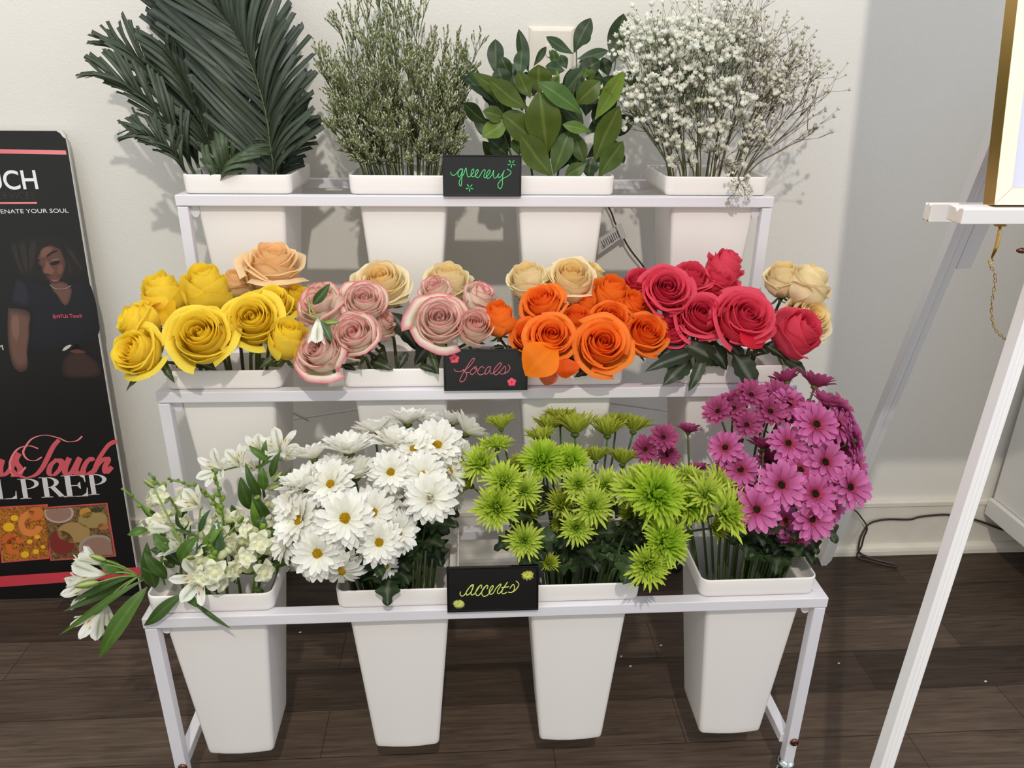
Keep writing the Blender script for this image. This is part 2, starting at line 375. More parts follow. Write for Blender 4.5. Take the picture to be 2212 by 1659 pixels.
gre = [[(360, 550), (370, 600), (410, 630), (470, 605), (520, 545), (575, 492), (618, 492)],
       [(618, 495), (560, 505), (518, 575), (522, 645), (552, 660), (592, 595), (622, 495), (600, 640), (596, 760), (580, 855), (555, 850), (538, 790), (570, 700), (640, 600), (690, 470), (706, 560), (726, 650), (770, 655), (825, 600), (860, 535), (848, 492), (815, 525), (798, 600), (822, 655), (868, 650), (925, 595), (955, 535), (940, 500), (905, 545), (893, 620), (922, 675), (972, 660), (1010, 600), (1060, 520), (1105, 510), (1100, 560), (1078, 640), (1092, 682), (1130, 665), (1185, 600), (1213, 535), (1192, 510), (1152, 560), (1130, 640), (1160, 695), (1210, 668), (1260, 600), (1290, 515), (1282, 600), (1302, 685), (1350, 668), (1405, 585), (1385, 640), (1402, 680), (1450, 640), (1500, 560), (1520, 518), (1492, 600), (1480, 720), (1478, 830), (1440, 910), (1402, 900), (1380, 835), (1420, 755), (1500, 690), (1600, 640), (1665, 572), (1640, 522), (1575, 490)]]
sign(3, 'black table sign reading greenery in green chalk on the top rail', -.073, .155, .079, .06, gre, [star((1675, 375), 100, G2), star((765, 898), 98, G2)], G1, (190, 190, 1892, 1085), 'greenery')
foc = [[(400, 555), (420, 600), (480, 625), (560, 615), (620, 590)],
       [(600, 645), (700, 480), (790, 350), (835, 325), (825, 385), (740, 500), (640, 595), (590, 665), (540, 770), (520, 835), (560, 860), (620, 820), (668, 720), (655, 650), (605, 610), (595, 575), (640, 640), (720, 650)],
       [(870, 510), (800, 560), (740, 640), (770, 692), (830, 670), (882, 590), (870, 515), (840, 560), (905, 580)],
       [(1050, 555), (1000, 515), (935, 570), (905, 650), (950, 702), (1020, 690), (1075, 640)],
       [(1185, 520), (1120, 535), (1070, 620), (1075, 690), (1120, 672), (1172, 590), (1185, 520), (1170, 620), (1190, 680), (1250, 668), (1330, 590), (1410, 490), (1410, 440), (1360, 460), (1280, 560), (1250, 650), (1290, 712), (1350, 680), (1430, 590), (1495, 515), (1512, 590), (1482, 675), (1420, 692), (1350, 640)],
       [(1480, 688), (1560, 640), (1605, 560), (1590, 515), (1560, 480)]]
sign(2, 'black table sign reading focals in pink chalk on the middle rail', -.073, .155, .079, .1, foc, [poppy((410, 335), 105, (235, 85, 105)), poppy((1645, 880), 95, (235, 85, 105))], (196, 104, 118), (175, 130, 1990, 1065), 'focals')
acc = [[(430, 640), (415, 690), (450, 740), (510, 710), (580, 600), (650, 510), (692, 500), (690, 530)],
       [(690, 515), (620, 545), (550, 640), (550, 715), (600, 702), (660, 620), (692, 530), (650, 640), (645, 715), (700, 705), (770, 610), (835, 515), (862, 530), (845, 585)],
       [(838, 512), (780, 570), (735, 670), (762, 738), (820, 712), (895, 600), (960, 522), (988, 545), (965, 600)],
       [(960, 522), (890, 590), (858, 690), (900, 757), (980, 730), (1050, 640), (1096, 560), (1082, 530), (1030, 590), (1010, 680), (1040, 717), (1095, 690), (1160, 580), (1240, 502), (1252, 525), (1195, 620), (1180, 690), (1220, 702), (1280, 630), (1390, 458), (1300, 600), (1270, 690), (1310, 712), (1375, 682)],
       [(1262, 582), (1340, 572), (1422, 563)], [(1435, 605), (1500, 518), (1528, 560), (1522, 640), (1470, 690), (1398, 680)], [(1495, 682), (1570, 620), (1616, 540), (1610, 490), (1562, 443)]]
sign(1, 'black table sign reading accents in yellow-green chalk on the bottom rail', -.0815, .158, .082, .2, acc, [pompon((1800, 330), 140, (190, 190, 60)), pompon((385, 915), 130, (180, 190, 85))], (206, 214, 110), (150, 130, 2025, 1090), 'accents')
# ------------------------------------------------------------------ advertising board leaning on the wall
BP0 = V((-.9413, .674, 0)); BP1 = V((-.946, .757, 1.199)); BN = (BP1-BP0).cross(V((1, 0, 0))).normalized()
if BN.y > 0: BN = -BN
BUP = (BP1-BP0).normalized()
banner = thing('advertising_board', 'black and pink advertising board with white lettering leaning on the wall', 'poster board', BP0)
def bp(px, py, lift=0.0): return on_plane(px, py, BP0+BN*lift, BN)
edge_pts = [bp(133, 283), bp(139, 290), bp(145, 318)]
b = MB(); b.col = lin((17, 15, 14))
tl = bp(133, 283); L = -1.62
outline = [BP0, bp(145, 318), bp(139, 290), tl, V((L, tl.y, tl.z)), V((L, BP0.y, BP0.z))]
b.loft([[p-BN*.0005*0 for p in outline], [p-BN*.0012 for p in outline]]); b.build('printed_face', M_PRINT, banner, False)
b = MB(); b.col = lin((205, 202, 196)); o2 = [p-BN*.0013+V((.0022 if i < 4 else 0, 0, .001 if 1 < i < 5 else 0)) for i, p in enumerate(outline)]
b.loft([o2, [p-BN*.0062 for p in o2]]); b.build('foam_core', mat('foam_board', attr=True, rough=.7, noise=.03), banner, False)
b = MB(); b.col = lin((222, 218, 208)); b.poly([bp(x, y, .0004) for x, y in ((122, 283), (133, 282), (140, 291), (143, 300), (136, 296), (130, 288))]); b.build('peeled_corner', M_PRINT, banner, False)
PINK = lin((214, 78, 88)); PINKL = lin((238, 140, 140)); WHT = lin((232, 230, 226))
def quad(name, pts, cols, lift=.0004):
    b = MB(); b.add([bp(x, y, lift) for x, y in pts], [(0, 1, 2, 3)], cols); return b.build(name, M_PRINT, banner, False)
quad('pink_stripe', [(-200, 318), (142, 325), (144, 334), (-200, 328)], [PINK, PINKL, PINKL, PINK])
quad('pink_stripe', [(-200, 437.5), (79.5, 436), (80, 440), (-200, 441.5)], [PINK, PINKL, PINKL, PINK])
quad('pink_stripe', [(-300, 1265), (301, 1225), (306, 1246), (-300, 1290)], [lin((186, 48, 54)), lin((206, 70, 82)), lin((206, 70, 82)), lin((186, 48, 54))])
def text(body, right_px, base_px, left_px, top_py, col, lift=.0005, thick=0.0, thin=0.0):
    cu = bpy.data.curves.new('t', 'FONT'); cu.body = body; cu.align_x = 'RIGHT'; cu.resolution_u = 8; cu.offset = thin
    tmp = bpy.data.objects.new('t', cu); C.objects.link(tmp); bpy.context.view_layer.update()
    me = bpy.data.meshes.new_from_object(tmp.evaluated_get(bpy.context.evaluated_depsgraph_get())); C.objects.unlink(tmp)
    xs = [v.co.x for v in me.vertices]; ys = [v.co.y for v in me.vertices]; wx = max(xs)-min(xs); hy = max(ys)-min(ys)
    o_ = bp(*right_px, lift); ux = bp(*left_px, lift)-o_; uz = bp(right_px[0], top_py, lift)-o_
    upv = BUP*uz.dot(BUP)
    vs = [o_ + ux*((max(xs)-v.co.x)/wx) + upv*((v.co.y-min(ys))/hy) for v in me.vertices]
    b = MB(); b.col = lin(col); b.add(vs, [tuple(p.vertices) for p in me.polygons]); b.build('lettering', M_PRINT, banner, False)
text('TOUCH', (83.5, 409), None, (-106, 412), 367, (236, 235, 232), thin=.012)
text('SERVICES', (76, 430), None, (-14, 430.6), 415, (66, 60, 58), thin=-.022)
text('REJUVENATE YOUR SOUL', (149, 462), None, (-42, 464.5), 450.5, (232, 230, 226))
text('PM', (8, 756), None, (-24, 757), 745, (190, 184, 178))
# didone capitals
def didone(ch, x0, x1, yb0, yt0, tilt, col=(214, 208, 206)):
    def Q(u, v): return bp(x0+(x1-x0)*u-(2.0)*v*0-6.5*v*0+(-7*v), (yb0-tilt*u)+((yt0-yb0))*v, .0006)
    b = MB(); b.col = lin(col)
    R = lambda a, c, d, e: b.poly([Q(a, d), Q(c, d), Q(c, e), Q(a, e)])
    def bowl(xa, xb, va, vb, thick, hair=.035):
        n = 12; vs = []
        for k in range(n+1):
            a = -PI/2+PI*k/n
            vs.append(Q(xa+(xb-xa)*math.cos(a), (va+vb)/2+(vb-va)/2*math.sin(a)))
            vs.append(Q(xa+(xb-xa-thick)*max(0, math.cos(a)), (va+vb)/2+((vb-va)/2-hair)*math.sin(a)))
        b.add(vs, [(2*k, 2*k+2, 2*k+3, 2*k+1) for k in range(n)])
    st, sw = .14, .36
    R(st, sw, 0, 1); R(0, sw+.14, 0, .03); R(0, sw+.02, .97, 1)
    if ch in 'PR': bowl(sw-.02, .94 if ch == 'P' else .84, .47, 1, .2)
    if ch == 'R': b.poly([Q(.42, .5), Q(.66, .5), Q(1.02, .0), Q(.78, .0)]); R(.74, 1.06, 0, .03)
    if ch in 'EL': R(st, .98, 0, .035); b.poly([Q(.72, .03), Q(.98, .03), Q(1.0, .4), Q(.97, .4), Q(.92, .16)])
    if ch == 'E': R(st, .95, .965, 1); b.poly([Q(.72, .97), Q(.95, .97), Q(.95, .66), Q(.92, .66), Q(.88, .86)]); R(sw, .7, .5, .535); b.poly([Q(.7, .36), Q(.73, .36), Q(.73, .67), Q(.7, .67), Q(.6, .535), Q(.6, .5)])
    b.build('lettering', M_PRINT, banner, False)
for ch, x0, x1, yb, yt in (('A', -80, -45, 1083, 1040), ('L', -10, 38, 1079.5, 1037), ('P', 44, 92, 1078, 1034.5), ('R', 90, 140, 1075, 1031.5), ('E', 138, 192, 1074, 1027.5), ('P', 192, 238, 1069.5, 1025)):
    if ch != 'A': didone(ch, x0, x1, yb, yt, 2.2)
# pink script
def script(pts, wid, col):
    P = spline([bp(x/3.015, 780+y/3.015, .0008) for x, y in pts], 7*len(pts)); n = len(P)
    wpx = [wid*(.45+.55*abs(math.sin(PI*i/(n-1)*(len(pts)/4)))) for i in range(n)] if wid > 0 else [-wid]*n
    b = MB(); vs = []
    for i, p in enumerate(P):
        d = (P[min(i+1, n-1)]-P[max(i-1, 0)]).normalized(); s = d.cross(BN)
        slant = abs(d.dot(BUP)); ww = abs(wid)*(.22+.68*slant)*.00068*.5
        vs += [p+s*ww+BN*(i*3e-6), p-s*ww+BN*(i*3e-6)]
    b.col = lin(col); b.add(vs, [(2*i, 2*i+1, 2*i+3, 2*i+2) for i in range(n-1)]); b.build('lettering', M_PRINT, banner, False)
SC = (206, 88, 96); SL = (228, 128, 130)
script([(535, 490), (500, 518), (440, 525), (380, 500), (290, 482), (210, 505), (165, 560), (152, 600), (180, 640), (230, 648), (272, 625)], 9, SL)
script([(385, 512), (345, 560), (305, 640), (272, 700), (230, 742), (170, 758), (110, 738), (75, 705)], 22, SC)
script([(370, 640), (330, 680), (320, 730), (350, 742), (392, 700), (402, 650), (370, 640), (400, 662), (440, 655)], 22, SC)
script([(452, 630), (424, 700), (432, 738), (470, 720), (520, 630), (494, 700), (502, 738), (542, 715)], 24, SC)
script([(606, 650), (592, 632), (560, 665), (542, 712), (560, 738), (612, 712)], 22, SC)
script([(602, 736), (640, 650), (700, 560), (752, 530), (744, 518), (702, 548), (640, 640), (602, 736)], 16, SC)
script([(610, 720), (640, 670), (690, 632), (704, 645), (684, 692), (692, 727), (730, 688)], 24, SC)
script([(250, 570), (190, 552), (120, 570), (75, 630), (65, 690), (90, 745), (140, 720), (168, 690)], 10, SL)
script([(125, 600), (102, 650), (132, 700), (120, 742), (70, 750)], 26, SC)
script([(15, 640), (2, 700), (12, 745), (60, 715), (100, 640)], 24, SC)
script([(-60, 640), (-75, 700), (-55, 745), (-10, 715)], 24, SC)
# food pictures
def food(name, pts, base, seedn):
    c = [bp(x, y, .0007) for x, y in pts]; ctr = sum(c, V((0, 0, 0)))/4
    g = MB(); g.col = lin((205, 84, 84)); g.add([bp(x, y, .0005) for x, y in pts], [(0, 1, 2, 3)])
    root = g.build(name, M_PRINT, banner, False)
    inn = [p+(ctr-p)*.045 for p in c]
    rr = random.Random(seedn); m = MB(); N_ = 46
    def Q(u, v): return (inn[0]*(1-u)+inn[1]*u)*(1-v)+(inn[3]*(1-u)+inn[2]*u)*v
    m.grid(lambda u, v: Q((u+1)/2, v), N_, N_, lambda u, v: mix(lin(base[rr.randrange(len(base))]), lin(base[rr.randrange(len(base))]), .5))
    m.build('food_photo', M_PRINT, root, False)
    return root, Q
def blob(root, Q, name, cu, cv, ru, rv, col, lift=.0003, a0=0, a1=360, hole=0):
    b = MB(); n = 20; vs = []
    for k in range(n+1):
        a = math.radians(a0+(a1-a0)*k/n)
        vs.append(Q(min(.98, max(.02, cu+ru*math.cos(a))), min(.98, max(.02, cv+rv*math.sin(a))))+BN*lift)
        vs.append(Q(min(.98, max(.02, cu+ru*hole*math.cos(a))), min(.98, max(.02, cv+rv*hole*math.sin(a))))+BN*lift)
    b.col = lin(col); b.add(vs, [(2*k, 2*k+2, 2*k+3, 2*k+1) for k in range(n)]); b.build(name, M_PRINT, root, False)
r_, Q_ = food('shrimp_picture', [(-8, 1095), (103, 1089), (106.5, 1207), (3, 1216)], [(176, 92, 34), (196, 118, 40), (120, 60, 28), (206, 140, 50), (96, 52, 30)], 3)
for a in ((.66, .32, .26, .24, (222, 130, 66), 20, 290, .5), (.78, .14, .16, .13, (206, 112, 50), 0, 360, 0), (.3, .72, .2, .17, (206, 104, 44), 60, 340, .4), (.18, .58, .15, .1, (200, 96, 44), 0, 360, 0)): blob(r_, Q_, 'shrimp', a[0], a[1], a[2], a[3], a[4], .0003, a[5], a[6], a[7])
for cu, cv, s in ((.2, .36, .12), (.33, .2, .08), (.62, .66, .06), (.78, .58, .06), (.5, .9, .09), (.9, .78, .05), (.74, .86, .07)): blob(r_, Q_, 'corn', cu, cv, s, s*.7, (232, 178, 36), .0004)
r_, Q_ = food('salad_picture', [(88, 1096), (232, 1086), (251, 1202), (109, 1211.5)], [(96, 66, 40), (120, 88, 58), (70, 46, 34), (150, 118, 72)], 5)
for a in ((.42, .5, .26, .2, (166, 134, 84)), (.76, .28, .24, .16, (160, 136, 84)), (.66, .14, .1, .1, (190, 140, 60)), (.2, .68, .2, .24, (126, 46, 40)), (.9, .42, .09, .07, (176, 110, 62)), (.84, .1, .1, .05, (64, 66, 40))): blob(r_, Q_, 'salad', *a)
for a in ((.24, .1, .24, .2, (186, 160, 146)), (.76, .84, .31, .27, (160, 144, 130))):
    blob(r_, Q_, 'dip_cup', *a, .0005); blob(r_, Q_, 'dip', a[0], a[1], a[2]*.84, a[3]*.82, (152, 116, 100), .0007)
# the printed portrait
def pic(name, pts, col, lift, soft=None):
    lift *= .4
    b = MB(); P = [bp(x/3.015, 250+y/3.015, lift) for x, y in pts]; ctr = sum(P, V((0, 0, 0)))/len(P)
    vs = [ctr]+[ctr+(p-ctr)*.72 for p in P]+P; n = len(P)
    c0 = lin(col); c1 = lin(soft) if soft else c0
    b.add(vs, [(0, 1+i, 1+(i+1) % n) for i in range(n)]+[(1+i, 1+n+i, 1+n+(i+1) % n, 1+(i+1) % n) for i in range(n)], [c0]*(n+1)+[c1]*n)
    return b.build(name, M_PRINT, portrait, False)
portrait = bpy.data.objects.new('portrait_print', None); C.objects.link(portrait); portrait.parent = banner
def sm(pts, n=4):
    P = spline([V((x, y, 0)) for x, y in pts]+[V((*pts[0], 0))], n*(len(pts))); return [(p.x, p.y) for p in P[:-1]]
BG = (22, 19, 18)
H1, H2, H3 = (26, 21, 19), (42, 35, 31), (74, 62, 54)
pic('printed_hair', sm([(62, 830), (120, 800), (200, 785), (300, 780), (400, 792), (470, 830), (520, 890), (556, 970), (565, 1010), (520, 1040), (470, 1075), (430, 1100), (300, 1075), (230, 1060), (170, 1075), (120, 1040), (90, 960)]), H1, .0004, BG)
for pts in (((66, 836), (96, 820), (118, 900), (140, 980), (162, 1040), (130, 1010), (96, 930)), ((118, 826), (160, 812), (176, 900), (186, 980), (178, 1045), (150, 980), (132, 900)), ((196, 812), (232, 808), (236, 880), (222, 960), (196, 1030), (190, 960), (186, 880))):
    pic('printed_hair', sm(pts), H2, .0005, H1)
for pts in (((420, 840), (462, 870), (500, 930), (540, 1000), (552, 1020), (510, 985), (462, 920)), ((410, 880), (440, 920), (462, 990), (470, 1050), (448, 1010), (428, 950))): pic('printed_hair', sm(pts), H2, .0005, H1)
pic('printed_arm', sm([(52, 1240), (120, 1250), (197, 1285), (192, 1360), (192, 1430), (178, 1540), (180, 1640), (130, 1670), (80, 1620), (55, 1500), (48, 1380)]), (104, 74, 62), .0004, (58, 41, 34))
pic('printed_arm', sm([(80, 1290), (120, 1300), (130, 1390), (112, 1480), (84, 1440), (70, 1360)]), (124, 90, 76), .00045, (104, 74, 62))
pic('printed_shirt', sm([(112, 1030), (180, 1060), (260, 1080), (330, 1100), (430, 1100), (520, 1060), (580, 1090), (620, 1200), (640, 1320), (640, 1420), (520, 1520), (400, 1560), (240, 1560), (190, 1480), (195, 1290), (120, 1255), (52, 1245), (80, 1130)]), (20, 20, 27), .0005, (15, 13, 14))
pic('printed_shirt', sm([(104, 1060), (150, 1080), (190, 1150), (180, 1240), (120, 1225), (76, 1210)]), (34, 34, 44), .00055, (20, 20, 27))
pic('printed_neck', sm([(325, 1075), (420, 1085), (466, 1130), (455, 1200), (432, 1235), (405, 1220), (370, 1165), (340, 1130)]), (104, 70, 60), .0006, (74, 48, 42))
pic('printed_face', sm([(232, 900), (262, 850), (310, 832), (370, 842), (410, 882), (428, 945), (420, 1010), (398, 1062), (358, 1094), (318, 1072), (285, 1025), (258, 975), (240, 940)]), (92, 60, 49), .0007, (60, 40, 33))
pic('printed_face', sm([(262, 880), (300, 852), (345, 858), (330, 900), (290, 925), (262, 920)]), (116, 78, 63), .00075, (92, 60, 49))
pic('printed_face', sm([(372, 975), (405, 965), (412, 1000), (396, 1035), (372, 1020)]), (112, 72, 58), .00075, (92, 60, 49))
pic('printed_nose', sm([(296, 940), (316, 950), (336, 985), (356, 1006), (350, 1030), (322, 1038), (292, 1030), (280, 1012), (292, 980)]), (122, 80, 62), .0008, (98, 64, 51))
pic('printed_nose', sm([(292, 1026), (310, 1030), (330, 1036), (312, 1042), (296, 1038)]), (50, 30, 25), .00085)
pic('printed_lips', sm([(322, 1058), (345, 1048), (366, 1052), (392, 1060), (368, 1070), (340, 1066)]), (104, 56, 52), .0009)
pic('printed_lips', sm([(328, 1066), (350, 1068), (386, 1064), (370, 1080), (344, 1080)]), (136, 82, 74), .00088, (110, 62, 56))
pic('printed_eye', sm([(322, 966), (340, 950), (366, 944), (390, 946), (384, 962), (356, 974), (334, 974)]), (22, 15, 13), .0009)
pic('printed_eye', sm([(330, 946), (352, 932), (380, 930), (386, 940), (360, 944), (340, 952)]), (132, 92, 74), .00088, (104, 68, 55))
pic('printed_eye', sm([(240, 990), (256, 978), (276, 980), (268, 994), (250, 998)]), (24, 17, 14), .0009)
pic('printed_eyebrow', sm([(300, 912), (330, 888), (366, 876), (374, 884), (340, 898), (310, 920)]), (26, 18, 15), .0009)
pic('printed_eyebrow', sm([(236, 950), (250, 938), (262, 936), (256, 946), (242, 956)]), (26, 18, 15), .0009)
b = MB(); b.col = H1; b.col = lin(H1)
for q in (((225, 905), (262, 840), (290, 826), (275, 862), (245, 925)), ((290, 826), (330, 815), (365, 830), (330, 842), (275, 862)), ((365, 830), (400, 850), (425, 895), (395, 872), (330, 842)), ((425, 895), (440, 930), (446, 1000), (428, 960), (395, 872)), ((225, 905), (245, 925), (250, 985), (236, 990), (222, 950))): b.poly([bp(x/3.015, 250+y/3.015, .0004) for x, y in q])
b.build('printed_hair', M_PRINT, portrait, False)
b = MB(); b.col = lin((150, 140, 132)); b.tube(spline([bp(x/3.015, 250+y/3.015, .0009) for x, y in ((325, 1100), (350, 1122), (390, 1130), (430, 1125), (462, 1108))], 20), .0009, 5); b.build('printed_necklace', M_PRINT, portrait)
pic('printed_client_face', sm([(400, 1610), (432, 1560), (480, 1535), (540, 1535), (590, 1570), (640, 1612), (660, 1660), (640, 1700), (480, 1710), (410, 1690)]), (58, 38, 32), .0004, (30, 22, 20))
pic('printed_client_nose', sm([(468, 1502), (490, 1486), (520, 1488), (538, 1510), (500, 1520), (470, 1518)]), (86, 58, 50), .0005, (40, 28, 25))
pic('printed_client_lips', sm([(450, 1535), (500, 1522), (560, 1540), (500, 1548)]), (98, 52, 48), .0006)
pic('printed_swab', sm([(405, 1530), (420, 1508), (450, 1492), (466, 1494), (452, 1510), (425, 1528)]), (196, 188, 172), .0006)
b0 = len(bpy.data.objects)
cols_ = (226, 84, 104)
def small_text(body, x0, x1, yb, yt):
    text(body, (x1/3.015, 250+yb/3.015), None, (x0/3.015, 250+(yb+6)/3.015), 250+yt/3.015, cols_, .0011, thin=.012)
small_text("EnVi'Us Touch", 348, 537, 1314, 1288)

# ------------------------------------------------------------------ outlet, power cord, crumbs
o = thing('wall_outlet', 'old painted power outlet plate high on the wall behind the green leaves', 'outlet', (.156, YW, 1.37))
b = MB(); x0, x1, z0, z1 = .108, .2055, 1.285, 1.4235
b.loft([[V((x, y, z)) for x, z in ((x0+i, z0+i), (x1-i, z0+i), (x1-i, z1-i), (x0+i, z1-i))] for i, y in ((-.004, YW), (-.001, YW-.004), (0, YW-.007), (.006, YW-.010), (.008, YW-.010))], False, True)
b.build('cover_plate', M_TRIM, o, False, .001)
for zc in (1.3775, 1.322):
    sx = .1592
    b = MB(); b.loft([[V((sx+r*math.cos(a), y, zc+min(.0135, max(-.0135, r*math.sin(a))))) for a in [2*PI*k/28 for k in range(28)]] for r, y in ((.0172, YW-.009), (.0172, YW-.0125), (.0160, YW-.0132))], False, True)
    s = b.build('socket_face', M_TRIM, o, False)
    d = MB(); d.box((sx-.0078, YW-.0137, zc-.0075), (sx-.0056, YW-.0131, zc+.0005)); d.box((sx+.0056, YW-.0137, zc-.0065), (sx+.0078, YW-.0131, zc+.0005))
    d.loft([[V((sx+.0030*math.cos(2*PI*k/12), y, zc+.0085+.0030*math.sin(2*PI*k/12))) for k in range(12)] for y in (YW-.0131, YW-.0137)]); d.build('slot', M_RUBBER, s, False)
cord = thing('power_cord', 'flat brown power cord hanging behind the stand and looping along the baseboard', 'cord', (1.1, .76, 0))
cp = [at(1272, 380, .775), at(1316, 450, .775), at(1328, 480, .773), at(1340, 502, .770), at(1362, 540, .772), at(1400, 592, .775), at(1440, 680, .775), (.62, .776, .62), (.80, .772, .40), (.97, .772, .24), at(1800, 1092, .772), at(1842, 1100, .768), at(1862, 1120, .764), at(1873, 1140, .762), at(1866, 1160, .762), at(1861, 1180, .760), (1.112, .755, .006), (1.140, .735, .004), (1.172, .716, .004), (1.203, .703, .0045), (1.209, .708, .005), (1.195, .722, .004), (1.155, .745, .004), at(1857, 1194, .752), at(1856, 1172, .758), at(1864, 1150, .766), at(1880, 1130, .772), at(1915, 1122, .775), at(1965, 1122, .775), at(1990, 1116, .775), at(2050, 1112, .775), at(2110, 1124, .772), at(2175, 1146, .76), (1.60, .74, .10)]
def ribbon(b, path, w_, t_):
    P = spline(path, len(path)*7); b.tube(P, w_, 8, True, t_/w_)
b = MB(); ribbon(b, cp, .0036, .0022); b.build('cable', M_CORD, cord)
tg = bpy.data.objects.new('warning_tag', None); C.objects.link(tg); tg.parent = cord; tg['label'] = 'white paper safety tag on the cord'
b = MB(); tp = lambda x, y, l=0: at(x, y, .768-l)
b.loft([[tp(x, y, l) for x, y in ((1281, 519), (1330, 489), (1343, 514), (1292, 550), (1287, 546))] for l in (0, .0006)]); b.build('paper', M_TAGP, tg, False)
b = MB(); b.loft([[at(x, y, .762-l) for x, y in ((1329, 486), (1342, 482), (1354, 512), (1343, 518))] for l in (0, .004)]); b.build('clip', M_TAGP, tg, False, .0006)
b = MB(); b.col = lin((88, 86, 86))
for k in range(9):
    x = 1297+k*4.3; y = 521-k*2.7
    q = [tp(x+dx, y+dy, .0009) for dx, dy in ((0, 0), (1.6, -1), (1.6+8-k*.3, 13), (8-k*.3, 14))]; b.add(q, [(0, 1, 2, 3)])
b.build('print_lines', M_PRINT, tg, False)
for x, y in ((1303.5, 533), (1322, 520)):
    b = MB(); b.col = lin((160, 74, 84)); cc = tp(x, y, .0011); b.tube([cc+V((.0042*math.cos(2*PI*k/16), 0, .0042*math.sin(2*PI*k/16))) for k in range(17)], .0005, 4); b.tube([cc+V((-.003, 0, .003)), cc+V((.003, 0, -.003))], .0005, 4); b.build('prohibition_symbol', M_PRINT, tg)
M_CRUMB = mat('dried_petal', (212, 204, 190), .7, noise=.1)
for i, (x, y, lb) in enumerate(((1427, 1395, 'white petal crumb on the dark floor between the two right bottom buckets'), (1341, 1419, 'tiny pale crumb on the floor close beside the third bottom bucket'), (1361, 1440, 'white petal crumb on the floor, frontmost beside the third bottom bucket'), (1811, 1434, 'pale crumb on the floor right of the front leg of the stand'), (2128, 1473, 'pale crumb on the floor right of the easel leg'), (648, 1367, 'pale crumb on the floor right of the first bottom bucket'))):
    d = ray(x, y); p = CAM+d*(-CAM.z/d.z); b = MB(); b.ball(p+V((0, 0, .0016)), .0028, 7, 4, .6); b.ball(p+V((.0025, .001, .0014)), .0022, 6, 4, .6)
    tag(b.build('petal_crumb', M_CRUMB, None, True, 0, p), lb, 'crumb', 'crumbs on the floor')

# ------------------------------------------------------------------ easel with framed board
ez = thing('wooden_easel', 'white painted wooden easel holding a gold-framed board', 'easel', (.75, -.1, 0))
YT = -.085                                            # front face of the tray
tA = at(2083, 450, YT); tB = at(2083, 485, YT); zt_, zb_ = tA.z, tB.z; xl = tA.x
hz = zt_-zb_; dp = .034
pr = [(0, 0), (dp, .001), (dp, hz*.9), (dp*.96, hz*1.0), (dp*.52, hz*.93), (dp*.40, hz*.73), (dp*.30, hz*.93), (dp*.1, hz), (0, hz*.93)]
b = MB(); b.loft([[V((x, YT+y, zb_+z)) for y, z in pr] for x in (xl, xl+.62)], True, True); b.mat = 0
o = b.build('tray_bar', [M_EASEL, M_RAWWOOD], ez, False, .0012); o.data.polygons[len(o.data.polygons)-2].material_index = 1
YR = .035
ra = at(2014, 441, YR); rb = at(2014, 480, YR)
b = MB(); hz2 = ra.z-rb.z; d2 = .018
pr2 = [(0, 0), (.004, .003), (.009, -.001), (.014, .003), (d2, 0), (d2, hz2), (.014, hz2-.003), (.009, hz2+.001), (.004, hz2-.003), (0, hz2)]
b.loft([[V((x, YR+y, rb.z+z)) for y, z in pr2] for x in (ra.x, ra.x+.6)]); o = b.build('cross_bar', [M_EASEL, M_RAWWOOD], ez, False, .001); o.data.polygons[len(o.data.polygons)-2].material_index = 1
def leg(p0, p1, w_, d_, name):
    p0, p1 = V(p0), V(p1); z = (p1-p0).normalized(); x = (V((1, 0, 0))-z*z.x).normalized(); y = z.cross(x)
    pf = [(0, 0), (w_*.34, 0), (w_*.40, .0016), (w_*.46, 0), (w_*.62, 0), (w_*.68, .0016), (w_*.74, 0), (w_, 0), (w_, d_), (0, d_)]
    b = MB(); b.loft([[p+x*a+y*c for a, c in pf] for p in (p0, p1)]); b.build(name, M_EASEL, ez, False, .0012)
q1 = at(2113, 1000, -.12); q0 = at(1902, 1659, -.235); dd = (q1-q0)
k0 = -q0.z/dd.z; p0 = q0+dd*k0; k1 = (1.6-q0.z)/dd.z; leg(p0, q0+dd*k1, .0215, .024, 'front_leg')
mx = 1.235; pm = V((2*mx-p0.x, p0.y, 0)); pe = q0+dd*k1; leg(pm-V((.0215, 0, 0)), V((2*mx-pe.x-.0215, pe.y, pe.z)), .0215, .024, 'front_leg')
# rear leg
f0 = V((.985, .735, 0)); f1 = V((1.085, -.02, 1.62))
fz = at(2010, 640, .41)
f0 = at(1778, 1208, .735); f0.z = 0; tdir = (at(2108, 410, .26)-f0); f1 = f0+tdir*1.35
z = (f1-f0).normalized(); x = (V((1, 0, 0))-z*z.x).normalized(); y = z.cross(x)
b = MB(); rings = []
for k, sx in ((0, .35), (.018, 1.0), (.6, 1.0), (1, 1.0)):
    p = f0+(f1-f0)*k; hw = .0165*sx
    rings.append([p+x*a+y*c for a, c in ((-hw, -.011), (-.004, -.011), (0, -.0095), (.004, -.011), (hw, -.011), (hw, .011), (-hw, .011))])
b.loft(rings); b.build('rear_leg', M_EASEL, ez, False, .001)
hb = f0+(f1-f0)*.64; MB().bar(hb+x*.033, f0+(f1-f0)*.95+x*.033, .03, .02, x).build('hinge_block', M_EASEL, ez, False, .001)
